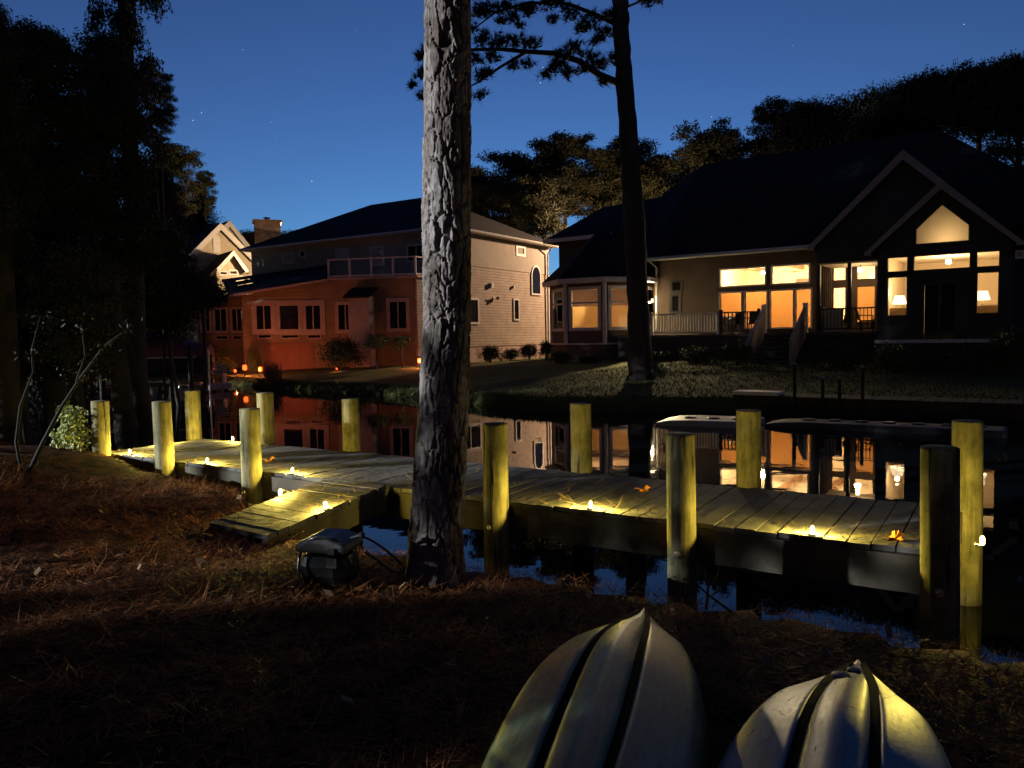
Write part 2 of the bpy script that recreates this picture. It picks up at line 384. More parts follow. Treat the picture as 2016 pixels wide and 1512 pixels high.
def water_mat():
    m = bpy.data.materials.new('canal_water'); m.use_nodes = True
    n, l = m.node_tree.nodes, m.node_tree.links; p = n['Principled BSDF']
    p.inputs['Base Color'].default_value = (.004, .006, .008, 1); p.inputs['Roughness'].default_value = .015; p.inputs['IOR'].default_value = 1.33
    p.inputs['Specular IOR Level'].default_value = .5
    tc = n.new('ShaderNodeTexCoord'); mp = n.new('ShaderNodeMapping'); mp.inputs['Scale'].default_value = (1, 1, 1); l.new(tc.outputs['Object'], mp.inputs[0])
    nz = n.new('ShaderNodeTexNoise'); nz.inputs['Scale'].default_value = 1.1; nz.inputs['Detail'].default_value = 3; l.new(mp.outputs[0], nz.inputs['Vector'])
    bp = n.new('ShaderNodeBump'); bp.inputs['Strength'].default_value = .05; bp.inputs['Distance'].default_value = .05; l.new(nz.outputs[0], bp.inputs['Height']); l.new(bp.outputs[0], p.inputs['Normal'])
    return m
wm = MB(); a, b = DT * -120 + DN * 3, DT * 150 + DN * 3
wm.poly([(a.x, a.y, 0), (b.x, b.y, 0), (b.x + DN.x * 26, b.y + DN.y * 26, 0), (a.x + DN.x * 26, a.y + DN.y * 26, 0)])
tag(wm.build('water', water_mat()), kind='structure')

# stars: far glowing points
st = MB()
for px, py, s in ((380, 237, .8), (397, 222, .7), (614, 357, .8), (478, 98, .5), (534, 240, .35), (545, 268, .35), (1069, 133, .6), (1072, 152, .9), (1064, 163, .7), (1080, 137, .5), (1078, 152, .45), (1401, 230, .5), (1898, 48, .6), (1054, 285, .4), (700, 60, .3), (1560, 90, .3)):
    c = at(px, py, 1200); st.lathe(c, [(.01, -s), (s * .8, -s * .5), (s * .9, 0), (s * .8, s * .5), (.01, s)], 6)
tag(st.build('stars', emit('starlight', (.75, .85, 1.0), .09), uv=False), kind='structure')
def gpt(px, py):
    """the ground point seen at a pixel of the photograph"""
    d = ray(px, py); o = Vector((0, 0, CAMZ)); k = .5
    while k < 400:
        p = o + d * k
        if p.z <= float(ground_z(p.x, p.y)): return p
        k += .01 * max(1, k * .25)
    return o + d * k
def ST(s, t, z): 
    v = DN * s + DT * t; return Vector((v.x, v.y, z))
def gz(x, y): return float(ground_z(x, y))

# ================================================================== dock
DECK = .772; S0, S1 = 5.396, 6.806; T0, T1 = -9.68, -.262
root = thing('dock', 'long grey plank dock on piles, running along the canal bank', 'dock', ST(6.1, -5, 0))
mb = MB(); t = T0
while t < T1 - .05:
    w = .138; e = random.uniform(-.012, .012); dz = random.uniform(-.004, .004); sk = random.uniform(-.004, .004)
    t2 = min(t + w, T1)
    mb.prism([ST(S0 - .03 + e, t, DECK - .036 + dz), ST(S0 - .03 + e, t2, DECK - .036 + dz), ST(S1 + .03 + e, t2 + sk, DECK - .036 + dz), ST(S1 + .03 + e, t + sk, DECK - .036 + dz)], (0, 0, .036))
    t += w + .009
deck_o = mb.build('decking', M['wood_deck'], root)
def beam(a, b, name='beam', h=.24, th=.045, z=DECK - .04):
    m = MB(); a = Vector(a); b = Vector(b); d = (b - a).normalized(); sd = Vector((d.y, -d.x, 0)) * th
    m.prism([Vector((a.x, a.y, z - h)), Vector((b.x, b.y, z - h)), Vector((b.x, b.y, z - h)) + sd, Vector((a.x, a.y, z - h)) + sd], (0, 0, h)); return m
beam(ST(S0, T0, 0), ST(S0, T1, 0)).build('beam', M['fascia'], root)
beam(ST(S1, T1, 0), ST(S1, T0, 0)).build('beam', M['fascia'], root)
beam(ST(S0 + .05, T0 + .02, 0), ST(S1 - .05, T0 + .02, 0)).build('beam', M['fascia'], root)
beam(ST(S1 - .05, T1 - .02, 0), ST(S0 + .05, T1 - .02, 0), th=.04).build('beam', M['fascia'], root)
for q in (-8.4, -6.9, -5.3, -3.8, -2.2, -1.0):
    beam(ST(S0 + .05, q, 0), ST(S1 - .05, q, 0), h=.2, z=DECK - .06).build('joist', M['fascia'], root)

# gangway from the bank
groot = thing('gangway', 'short plank gangway sloping nowhere, from the pine needle bank up to the dock', 'gangway', ST(4.4, -5, 0))
groot['label'] = 'short plank gangway from the pine needle bank to the dock, edged by two lamps'
GL0, GL1, GR0, GR1 = ST(3.53, -4.97, 0), ST(5.33, -5.56, 0), ST(3.49, -4.28, 0), ST(5.33, -4.80, 0)
mb = MB(); n = 15
for i in range(n):
    a, b = i / n + .002, (i + 1) / n - .002; e = random.uniform(-.01, .01)
    z = .81 + random.uniform(-.003, .003)
    mb.prism([GL0.lerp(GL1, a) + DT * e + Vector((0, 0, z - .036)), GR0.lerp(GR1, a) + DT * e + Vector((0, 0, z - .036)), GR0.lerp(GR1, b) + DT * e + Vector((0, 0, z - .036)), GL0.lerp(GL1, b) + DT * e + Vector((0, 0, z - .036))], (0, 0, .036))
mb.build('decking', M['wood_deck'], groot)
beam(GR0 - DT * .06, GR1 - DT * .06, h=.20, z=.77).build('side_beam', M['fascia'], groot)
beam(GL1 + DT * .06, GL0 + DT * .06, h=.20, z=.77).build('side_beam', M['fascia'], groot)

# piles
PILES = [((199, 893), .13, 'wooden dock pile at the far left corner of the dock, beside the lit bush', 0),
 ((327, 910), .13, 'front row dock pile next to the corner pile, with two lamps beside it', 0),
 ((495, 932), .13, 'thick front row dock pile left of the gangway, brightly lit down its face', 0),
 ((975, 995), .13, 'front row dock pile just right of the big pine trunk', 0),
 ((1343, 1045), .128, 'front row dock pile with a dark shadowed top, lit yellow at its foot', 0),
 ((1853, 1100), .133, 'nearest and largest dock pile, grey and unlit, at the right end of the dock', 0),
 ((381, 862), .13, 'back row dock pile at the far left, with a bright yellow foot', 1),
 ((525, 876), .132, 'back row dock pile partly hidden behind the thick lit pile', 1),
 ((693, 890), .13, 'back row dock pile standing alone left of the big pine trunk', 1),
 ((1147, 930), .13, 'back row dock pile with the sunroom reflected beside it', 1),
 ((1475, 963), .13, 'back row dock pile in front of the lit window reflections', 1),
 ((1905, 1007), .13, 'back row dock pile at the right end, half behind the nearest pile', 1)]
for (q, r, lab, back) in PILES:
    p = on(q[0], q[1], DECK); s_ = S1 + .13 if back else S0 - .13
    t_ = p.x * .841 - p.y * .541
    k = s_ - (p.x * .541 + p.y * .841)
    v = Vector((p.x, p.y, 0)); d = v.normalized(); k2 = k / (d.x * .541 + d.y * .841); v = v + d * k2   # slide along the line of sight to its row
    r = r * .82 * (1.02 if back else .98)
    o = thing('dock_piling', lab, 'dock pile', (v.x, v.y, -1.0), 0, 'round wooden piles of the dock')
    ln = Vector((random.uniform(-.012, .012), random.uniform(-.012, .012), 0))
    me = MB(); prof = []; nn = 28; base = len(me.v); top = DECK + .68 + random.uniform(-.03, .03)
    zs = [-1.0, -.3, .1, .3, .5, .7, .9, 1.1, 1.3, top - .02, top - .004, top]
    ph = random.uniform(0, 6)
    for zi, z in enumerate(zs):
        for kk in range(nn):
            an = 2 * math.pi * kk / nn
            rr = r * (1 + .018 * math.sin(3 * an + ph + z) + .012 * math.sin(7 * an + 2 * ph)) * (1.03 - .03 * z)
            if z >= top - .003: rr *= .93
            me.v.append((v.x + ln.x * z + rr * math.cos(an), v.y + ln.y * z + rr * math.sin(an), z))
    for i in range(len(zs) - 1):
        for kk in range(nn):
            k3 = (kk + 1) % nn; me.f.append((i * nn + kk, i * nn + k3, (i + 1) * nn + k3, (i + 1) * nn + kk))
    tp = (len(zs) - 1) * nn; me.f.append(tuple(tp + kk for kk in range(nn)))
    me.build('pile_shaft', M['pile'], o, smooth=True, uv=False)
    if not back:
        b = MB(); c = Vector((v.x, v.y, .58)); dd = -DN; side = DT
        b.lathe((0, 0, 0), [(.001, 0), (.025, 0), (.025, .012), (.012, .014), (.012, .03), (.001, .03)], 10)
        rot = Vector((0, 0, 1)).rotation_difference(dd).to_matrix()
        b.v = [tuple(c + dd * (r + .0) + rot @ Vector(q_)) for q_ in b.v]
        b.build('bolt', M['steel'], o)

# dock lamps
YEL = (1.0, .76, .13)
def dock_lamp(p, out, lab, power=3.2):
    """p: deck edge point, out: unit vector pointing away from the deck"""
    o = thing('dock_lamp', lab, 'dock lamp', (p.x, p.y, p.z), math.atan2(out.y, out.x), 'small yellow lamps on the dock edges')
    b = MB(); b.box(-.048, .008, -.028, .028, 0, .005)
    h = b.build('housing', M['housing'], None); h.parent = o
    b = MB(); b.lathe((.001, 0, .0055), [(.011, 0), (.014, .006), (.0145, .040), (.010, .054), (.003, .060)], 14)
    l = b.build('lens', M['lens_yellow'], None, smooth=True); l.parent = o
    point(o, (-.018, 0, .055), power * 1.0, YEL, .010, 'lamp_light')
    for sg in (-1, 1):                                   # the lamp throws most of its light sideways along the deck edge
        l_ = point(o, (-.020, .02 * sg, .052), power * 2.1, YEL, .012, 'side_light')
        l_.data.type = 'SPOT'; l_.data.spot_size = R(80); l_.data.spot_blend = .9; l_.rotation_euler = Vector((-.04, sg, -.10)).to_track_quat('-Z', 'Y').to_euler()
    return o
def edge_t(px, py):
    p = on(px, py, DECK); return p.x * .841 - p.y * .541
for px, py, lab, pw in ((290, 890, 'dock lamp on the front edge between the two leftmost piles', 3.0),
        (438, 908, 'dock lamp on the front edge left of the thick lit pile', 3.4), (605, 927, 'dock lamp on the front edge between the thick pile and the gangway', 3.0),
        (1180, 995, 'dock lamp on the front edge midway between the two piles right of the big trunk', 3.6),
        (1605, 1048, 'dock lamp on the front edge left of the nearest pile', 3.4)):
    dock_lamp(ST(S0 + .02, edge_t(px, py), DECK + .003), -DN, lab, pw)
p = on(285, 870, DECK)
dock_lamp(ST(p.x * .541 + p.y * .841, T0 + .012, DECK + .003), -DT, 'dock lamp on the far left end of the dock, behind another lamp', 3.0)
dock_lamp(ST(5.92, T1 + .15, DECK - .06), DT, 'dock lamp glowing on the right end face of the dock beside the nearest pile', 2.4)
dock_lamp(ST(S1 + .01, -9.0, DECK + .003), DN, 'dock lamp at the foot of the leftmost back row pile', 2.0)
gl = (GL1 - GL0).normalized(); gp = Vector((-gl.y, gl.x, 0))
dock_lamp(GL0.lerp(GL1, .50) + gp * -.016 + Vector((0, 0, .813)), gp, 'lamp on the left edge of the plank gangway', 2.4)
gr = (GR1 - GR0).normalized(); gq = Vector((gr.y, -gr.x, 0))
dock_lamp(GR0.lerp(GR1, .42) + gq * -.016 + Vector((0, 0, .813)), gq, 'lamp on the right edge of the plank gangway', 2.4)

# pine needles and leaves fallen on the dock
def needles(name, pts, L, wd, matl, lab, tilt=.25, cat='pine needles'):
    n = len(pts); pts = np.asarray(pts)
    an = rng.uniform(0, 2 * np.pi, n); el = rng.normal(0, tilt, n); ln = L * rng.uniform(.5, 1.3, n)
    d = np.stack([np.cos(an) * np.cos(el), np.sin(an) * np.cos(el), np.abs(np.sin(el))], -1) * ln[:, None]
    sd = np.stack([-np.sin(an), np.cos(an), rng.uniform(-.6, .6, n)], -1) * wd
    V = np.stack([pts - sd, pts + sd, pts + d], 1).reshape(-1, 3)
    o = link_mesh(name, np_mesh(name, V, 3, matl)); tag(o, lab, cat, kind='stuff'); return o
pts = []
while len(pts) < 620:
    if random.random() < .75: t_ = random.uniform(T0, T1); s_ = S0 + abs(random.gauss(0, .28))
    else: t_ = random.gauss(-4.8, 1.0); s_ = S0 + random.uniform(0, 1.2)
    if s_ < S1 and T0 < t_ < T1:
        p = ST(s_, t_, DECK + .006); pts.append(p)
for i in range(240):
    a, b = random.random(), random.random(); p = GL0.lerp(GL1, a).lerp(GR0.lerp(GR1, a), b); pts.append((p.x, p.y, .817))
M['dock_needle'] = mat('dry_dock_needles', (.20, .13, .06), .8, .4, 6)
needles('fallen_dock_needles', [tuple(p) for p in pts], .12, .003, M['dock_needle'], 'fallen pine needles scattered over the dock planks')
def leaf(name, c, size, matl, lab):
    b = MB(); outline = []
    for i in range(20):
        a = 2 * math.pi * i / 20; r = size * (1 if i % 4 == 0 else .55 if i % 2 else .75)
        outline.append((c.x + r * math.cos(a), c.y + r * math.sin(a), c.z + size * (.25 + .35 * math.sin(2 * a) + .3 * math.cos(a))))
    for i in range(20):
        b.poly([(c.x, c.y, c.z + .005), outline[i], outline[(i + 1) % 20]])
    o = thing(name, lab, 'leaf', (c.x, c.y, c.z)); b.build('leaf_blade', matl, o, uv=False)
    s_ = MB(); s_.tube([(c.x, c.y, c.z + .006), (c.x - size * .9, c.y - size * .3, c.z + size * .5), (c.x - size * 1.5, c.y - size * .5, c.z + size * .6)], .0025, 5); s_.build('stem', matl, o, uv=False)
leaf('fallen_leaf', on(1760, 1064, DECK + .004), .075, M['leaf_orange'], 'orange curled leaf on the dock planks near the nearest pile')
leaf('fallen_leaf', on(1268, 967, DECK + .004), .06, M['leaf_orange'], 'small orange leaf on the dock planks behind the middle lamp')
leaf('fallen_leaf', on(530, 908, DECK + .004), .07, M['leaf_orange'], 'orange leaf on the dock planks right of the thick lit pile')

# ================================================================== foreground litter
n = 60000
X = rng.uniform(-5.5, 3.8, n); Y = rng.uniform(1.2, 7.8, n); s_ = X * .541 + Y * .841; t_ = X * .841 - Y * .541
ok = (s_ < interp(NEAR_POLY, t_) + .12); X, Y = X[ok], Y[ok]
kc = rng.integers(0, len(X), 700); ci = kc[rng.integers(0, 700, 16000)]; cx_ = X[ci] + rng.normal(0, .055, 16000); cy_ = Y[ci] + rng.normal(0, .055, 16000); cz_ = ground_z(cx_, cy_) + np.abs(rng.normal(.012, .014, 16000))
needles('pine_straw', np.concatenate([np.stack([X, Y, ground_z(X, Y) + .006], -1), np.stack([cx_, cy_, cz_], -1)]), .13, .0022, M['needle_litter'], 'thick litter of brown pine needles on the near bank', .35)
n = 320
X = rng.uniform(-5, 2.5, n); Y = rng.uniform(1.4, 6.5, n); s_ = X * .541 + Y * .841; t_ = X * .841 - Y * .541
ok = (s_ < interp(NEAR_POLY, t_)); X, Y = X[ok], Y[ok]; n = len(X)
P = np.stack([X, Y, ground_z(X, Y) + .03], -1); a = rng.uniform(0, 6.28, n); sz = rng.uniform(.018, .04, n)
u = np.stack([np.cos(a), np.sin(a), rng.normal(0, .5, n)], -1) * sz[:, None]; v = np.stack([-np.sin(a) * .5, np.cos(a) * .5, rng.normal(0, .35, n)], -1) * sz[:, None]
V = np.stack([P - u, P - v, P + u, P + v], 1).reshape(-1, 3)
tag(link_mesh('leaf_litter', np_mesh('leaf_litter', V, 4, M['leaf_dry'])), 'pale dry leaves lying in the pine needles of the near bank', 'dry leaves', kind='stuff')
# twigs sticking up at the water's edge
for px, py, lab, pl in ((1390, 1200, 'crooked pale twig with a hooked tip standing at the water edge', [(0, 0), (4, -45), (-2, -80), (-12, -88), (-18, -74)]),
        (1440, 1205, 'bare branched twig lying on the bank beside the crooked twig', [(0, 0), (-40, -30), (-70, -55), (-95, -66)]),
        (1110, 1350, 'pale bent stick on the needles left of the green kayak', [(-50, 20), (-10, -10), (25, -28), (50, -36)])):
    g = gpt(px, py); b = MB(); b.tube([at(px + dx, py + dy, g.y + .02 * i) for i, (dx, dy) in enumerate(pl)], [.008, .006, .005, .004, .003][:len(pl)], 6)
    o = thing('twig', lab, 'twig', (g.x, g.y, g.z)); b.build('stem', M['twig'], o, uv=False)
    b = MB(); q = at(px + pl[1][0], py + pl[1][1], g.y); b.tube([q, q + Vector((.05, .02, .04)), q + Vector((.07, .03, .1))], [.004, .003, .002], 5); b.build('side_shoot', M['twig'], o, uv=False)

# ================================================================== near pine trunk
def big_trunk():
    Yt = 4.41
    key = [(1180, 855, 150), (1145, 856, 122), (1050, 858, 107), (900, 868, 104), (750, 875, 97), (600, 880, 93), (400, 879, 94), (200, 881, 92), (0, 882, 88), (-300, 884, 84), (-800, 886, 74), (-1700, 880, 60), (-2600, 860, 40)]
    zs, cx, rad = [], [], []
    for py, px, w in key:
        q = at(px, py, Yt); zs.append(q.z); cx.append(q.x); rad.append(w / 2 * Yt / F)
    zs, cx, rad = map(np.array, (zs, cx, rad))
    nz_, na = 620, 190
    z = np.concatenate([np.linspace(zs[0], 4.7, 760), np.linspace(4.75, zs[-1], 60)]); a = np.linspace(0, 2 * np.pi, na, endpoint=False)
    A, Z = np.meshgrid(a, z); r = np.interp(Z, zs, rad); c = np.interp(Z, zs, cx)
    # bark plates: cells long up the trunk, deep furrows where two cells meet, flaky steps on each plate
    def vnoise(fu, fz, seed):
        g_ = np.random.default_rng(seed); nu = max(2, int(round(2 * np.pi * fu))); nzz = int(fz * 8) + 4; G = g_.uniform(-1, 1, (nzz, nu))
        u_ = A / (2 * np.pi) * nu; v_ = (Z - zs[0]) * fz; v_ = np.clip(v_, 0, nzz - 2.01)
        i0 = np.floor(u_).astype(int); j0 = np.floor(v_).astype(int); fu_, fv_ = u_ - i0, v_ - j0; fu_ = fu_ * fu_ * (3 - 2 * fu_); fv_ = fv_ * fv_ * (3 - 2 * fv_)
        q = lambda j, i: G[np.clip(j, 0, nzz - 1), i % nu]
        return (q(j0, i0) * (1 - fu_) + q(j0, i0 + 1) * fu_) * (1 - fv_) + (q(j0 + 1, i0) * (1 - fu_) + q(j0 + 1, i0 + 1) * fu_) * fv_
    U = A * .145; per = 2 * np.pi * .145
    uw = U + .012 * vnoise(3, 9, 1) + .006 * vnoise(8, 22, 2) + .003 * vnoise(18, 60, 3)
    zw = Z + .030 * vnoise(4, 8, 4) + .018 * vnoise(11, 22, 5) + .008 * vnoise(20, 55, 6)
    ncell = 470
    cu = rng.uniform(0, per, ncell); cz = rng.uniform(zs[0] - .1, 4.9, ncell); ch = rng.uniform(0, 1, ncell)
    d1 = np.full(A.shape, 9.); d2 = np.full(A.shape, 9.); hh = np.zeros(A.shape)
    for i in range(ncell):
        k0, k1 = np.searchsorted(z, cz[i] - .5), np.searchsorted(z, cz[i] + .5)
        if k1 <= k0: continue
        du = np.abs(uw[k0:k1] - cu[i]); du = np.minimum(du, per - du); dz = np.abs(zw[k0:k1] - cz[i]) / (2.2 + 1.4 * ch[i])
        d = .5 * np.maximum(du, dz) + .5 * np.sqrt(du * du + dz * dz)
        s1, s2 = d1[k0:k1], d2[k0:k1]; m = d < s1
        s2[...] = np.where(m, s1, np.minimum(s2, d)); hh[k0:k1][m] = ch[i]; s1[...] = np.where(m, d, s1)
    wid = .009 + .005 * vnoise(5, 6, 7)
    e = np.clip((d2 - d1) / wid, 0, 1); e = e * e * (3 - 2 * e); e[z > 4.8] = .6
    fl = vnoise(14, 26, 8) + .6 * vnoise(26, 60, 9); fl = np.floor(fl * 2.2) / 2.2
    rough = .0028 * fl + .0010 * vnoise(30, 110, 10)
    flare = 1 + .05 * np.clip(1 - (Z - zs[1]) / .35, 0, 1) ** 2 * (.6 + .5 * np.sin(A * 5 + 1))
    rr = r * flare - .019 * (1 - e) + .007 * (hh - .5) * e + rough * e
    V = np.stack([c + rr * np.cos(A), Yt + rr * np.sin(A), Z], -1).reshape(-1, 3)
    idx = np.arange(A.size).reshape(A.shape); nxt = np.roll(idx, -1, 1)
    Fc = np.stack([idx[:-1], nxt[:-1], nxt[1:], idx[1:]], -1).reshape(-1, 4)
    o = thing('pine_tree', 'thick plated pine trunk standing on the near bank in front of the dock', 'tree', (cx[1], Yt, zs[1]), 0)
    V = V - np.array(o.location)
    me = bpy.data.meshes.new('trunk'); me.from_pydata(V.tolist(), [], Fc.tolist()); me.update(); me.materials.append(M['bark'])
    for p_ in me.polygons: p_.use_smooth = True
    link_mesh('trunk', me, o)
    return o
near_pine = big_trunk()

# ================================================================== foliage makers
def leaf_quads(C, size, aspect=.45, up=0.0):
    n = len(C); a = rng.normal(size=(n, 3)); a /= np.linalg.norm(a, axis=1)[:, None]
    b = rng.normal(size=(n, 3)); b -= a * (a * b).sum(1)[:, None]; b /= np.linalg.norm(b, axis=1)[:, None]
    s = size * rng.uniform(.6, 1.4, n)
    a = a * s[:, None]; b = b * (s * aspect)[:, None]
    return np.stack([C - a, C - b * .8, C + a, C + b * .8], 1).reshape(-1, 3)
def puffs(cs, rs, per, flat=.65):
    out = []
    for c, r in zip(cs, rs):
        n = int(per * (r / np.mean(rs)) ** 1.5); d = rng.normal(size=(n, 3)); d /= np.linalg.norm(d, axis=1)[:, None]
        k = rng.uniform(0, 1, n) ** .45
        out.append(np.asarray(c) + d * (k * r * (1 + .25 * np.sin(d[:, 0] * 7 + d[:, 1] * 5)))[:, None] * np.array([1, 1, flat]))
    return np.concatenate(out)
def needle_tufts(cs, rs, per, L, wd):
    """pine twigs: each tuft is a burst of thin needles"""
    P = puffs(cs, rs, per, .6); n = len(P); k = 14
    axis = rng.normal(size=(n, 3)); axis[:, 2] = np.abs(axis[:, 2]) + .3; axis /= np.linalg.norm(axis, axis=1)[:, None]
    d = np.repeat(axis, k, 0) + rng.normal(size=(n * k, 3)) * .6; d /= np.linalg.norm(d, axis=1)[:, None]
    d *= L * rng.uniform(.6, 1.2, n * k)[:, None]; b = np.repeat(P, k, 0)
    sd = np.cross(d, rng.normal(size=(n * k, 3))); sd = sd / np.linalg.norm(sd, axis=1)[:, None] * wd
    return np.stack([b - sd, b + sd, b + d], 1).reshape(-1, 3)

def unit_crown(seed, n_puffs, per, size, pr=(.16, .30), top=.55, flat=.6, asp=2.0):
    """crown of radius one and height asp, leaves the same size in every direction"""
    st_ = random.Random(seed); cs, rs = [], []
    for i in range(n_puffs):
        z = st_.random() ** .85; w = math.sqrt(max(.06, 1 - ((z - top) / (.62 if z > top else .75)) ** 2))
        a = st_.uniform(0, 6.28); q = st_.uniform(.15, .88) * w; r = st_.uniform(*pr) * (1.15 - .4 * abs(z - .5))
        cs.append((q * math.cos(a), q * math.sin(a), r * flat + z * (asp - 2 * r * flat))); rs.append(r)
    C = puffs(np.array(cs), np.array(rs), per, flat)
    return leaf_quads(C, size)
CR = {}
ASP = {}
def crown_kind(kind, variants, aspects, mat_, **k):
    ASP[kind] = (variants, aspects); base_n = k.pop('n'); per = k.pop('per'); size = k.pop('size')
    for asp in aspects:
        for i in range(variants):
            CR['%s%d_%s' % (kind, i, asp)] = np_mesh('crown', unit_crown(hash_(kind) + i * 7 + int(asp * 10), int(base_n * (asp / 1.6) ** .9), per, size, asp=asp, **k), 4, M[mat_])
def hash_(t): return sum(ord(c) * (i + 3) for i, c in enumerate(t))
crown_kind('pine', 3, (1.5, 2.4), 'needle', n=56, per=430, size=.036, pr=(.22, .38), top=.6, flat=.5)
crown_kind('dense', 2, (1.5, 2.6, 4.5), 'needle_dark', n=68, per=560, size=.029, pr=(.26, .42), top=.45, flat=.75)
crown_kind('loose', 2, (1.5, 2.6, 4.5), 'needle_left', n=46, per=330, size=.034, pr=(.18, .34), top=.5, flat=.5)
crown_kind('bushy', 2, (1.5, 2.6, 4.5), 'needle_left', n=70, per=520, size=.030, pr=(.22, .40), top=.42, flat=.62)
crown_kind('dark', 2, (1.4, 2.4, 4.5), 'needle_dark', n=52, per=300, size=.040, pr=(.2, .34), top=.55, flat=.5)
for i in range(3): CR['shrub%d' % i] = np_mesh('foliage', unit_crown(90 + i, 36, 150, .05, (.25, .4), .45, .8, 1.0), 4, M['leaf'])
def crown_for(kind, ratio, seed):
    kind = kind.rstrip('0123456789'); v, asps = ASP[kind]; asp = min(asps, key=lambda q: abs(math.log(q / max(.3, ratio))))
    return CR['%s%d_%s' % (kind, seed % v, asp)], asp
def tree(px, ytop, ybot, Y, wpx, crown, lab, group='trees', cat='tree', name='pine_tree', trunk_r=.2, bark='bark_far', lean=0., X=None, limbs=True):
    """crown between two heights read off the photograph, at its own distance Y"""
    pt, pb = at(px, ytop, Y), at(px, ybot, Y)
    x = pt.x if X is None else X
    g = gz(x, Y); H = pt.z - pb.z; rad = wpx / 2 * Y / F
    o = thing(name, lab, cat, (x, Y, g), 0, group)
    r = random.Random(int(px * 7 + ytop)); rz = r.uniform(0, 6.28)
    me_, asp = crown_for(crown, H / rad, int(px)); c = link_mesh('crown', me_, o, (0, 0, pb.z - g)); c.scale = (rad, rad, H / asp); c.rotation_euler = (0, 0, rz)
    mb = MB(); top = pb.z + H * .86
    zz = [g - .1, g + (top - g) * .15, g + (top - g) * .4, g + (top - g) * .7, top]
    wb = [r.uniform(-.12, .12) for _ in zz]
    line = [Vector((x + wb[i] + lean * i, Y + wb[-i], z)) for i, z in enumerate(zz)]
    mb.tube(line, [trunk_r * 1.15, trunk_r, trunk_r * .85, trunk_r * .6, trunk_r * .2], 9)
    t_ = mb.build('trunk', M[bark], o, smooth=True, uv=False)
    if limbs:
        for i in range(7):
            lb = MB()
            f = r.uniform(.0, .75); z = pb.z + H * f; a = r.uniform(0, 6.28); L = rad * r.uniform(.55, .95)
            xx = x; s0 = Vector((xx, Y, z - .15 * L)); e0 = s0 + Vector((math.cos(a) * L, math.sin(a) * L, L * r.uniform(.1, .5))); md = s0.lerp(e0, .5) + Vector((0, 0, .12 * L))
            lb.tube([s0, md, e0], [trunk_r * .32, trunk_r * .2, trunk_r * .06], 6)
            lb.build('limb', M[bark], o, smooth=True, uv=False)
    return o
# ================================================================== house building tools
class Wall:
    """a vertical plane through two ground points: x along it, y behind it, z up"""
    def __init__(s, P, Q):
        s.P = Vector((P[0], P[1], 0)); s.Q = Vector((Q[0], Q[1], 0)); s.ex = (s.Q - s.P).normalized(); s.ey = Vector((-s.ex.y, s.ex.x, 0)); s.L = (s.Q - s.P).length
        if s.ey.dot(s.P) < 0: s.ey = -s.ey
    def p(s, x, y, z): return s.P + s.ex * x + s.ey * y + Vector((0, 0, z))
    def hit(s, px, py, y=0):
        d = ray(px, py); o = Vector((0, 0, CAMZ)); k = (s.P + s.ey * y - o).dot(s.ey) / d.dot(s.ey); q = o + d * k
        return (q - s.P).dot(s.ex), q.z
    def box(s, mb, x0, x1, y0, y1, z0, z1):
        mb.prism([s.p(x0, y0, z0), s.p(x1, y0, z0), s.p(x1, y1, z0), s.p(x0, y1, z0)], (0, 0, z1 - z0)); return mb
    def face(s, mb, pts, y0, y1):
        mb.prism([s.p(x, y0, z) for x, z in pts], s.ey * (y1 - y0)); return mb
    def holes(s, mb, x0, x1, z0, z1, hs, y0=0, y1=.15):
        xs = sorted({x0, x1} | {h[0] for h in hs} | {h[1] for h in hs}); zs = sorted({z0, z1} | {h[2] for h in hs} | {h[3] for h in hs})
        xs = [x for x in xs if x0 <= x <= x1]; zs = [z for z in zs if z0 <= z <= z1]
        for i in range(len(xs) - 1):
            run = None
            for j in range(len(zs) - 1):
                cx, cz = (xs[i] + xs[i + 1]) / 2, (zs[j] + zs[j + 1]) / 2
                solid = not any(h[0] < cx < h[1] and h[2] < cz < h[3] for h in hs)
                if solid:
                    if run is None: run = [zs[j], zs[j + 1]]
                    else: run[1] = zs[j + 1]
                if (not solid or j == len(zs) - 2) and run:
                    s.box(mb, xs[i], xs[i + 1], y0, y1, run[0], run[1]); run = None
        return mb
def window(W, parent, x0, x1, z0, z1, frame='trim', pane='darkglass', fw=.09, nx=1, nz=1, proud=.05, open_=False, y=0, sill=False, name='window'):
    mb = MB(); yf, yb = y - proud, y + (.10 if open_ else -.004)
    W.box(mb, x0 - fw, x1 + fw, yf, yb, z1, z1 + fw); W.box(mb, x0 - fw, x1 + fw, yf, yb, z0 - fw, z0)
    W.box(mb, x0 - fw, x0, yf, yb, z0, z1); W.box(mb, x1, x1 + fw, yf, yb, z0, z1)
    for i in range(1, nx): c = x0 + (x1 - x0) * i / nx; W.box(mb, c - .03, c + .03, yf + .012, yb, z0, z1)
    for j in range(1, nz):
        c = z0 + (z1 - z0) * j / nz
        for i in range(nx):
            a = x0 + (x1 - x0) * i / nx + (.03 if i else 0); b = x0 + (x1 - x0) * (i + 1) / nx - (.03 if i < nx - 1 else 0)
            W.box(mb, a, b, yf + .015, yb, c - .025, c + .025)
    fr = mb.build(name, M[frame], parent)
    pb = MB(); yp = y + (.05 if open_ else -.012); W.box(pb, x0 + .001, x1 - .001, yp, yp + .008, z0 + .001, z1 - .001)
    pb.build('pane', M[pane], fr)
    if sill:
        sb = MB(); W.box(sb, x0 - fw - .05, x1 + fw + .05, y - proud - .06, y - .002, z0 - fw - .06, z0 - fw - .002); sb.build('sill', M[frame], fr)
    return fr
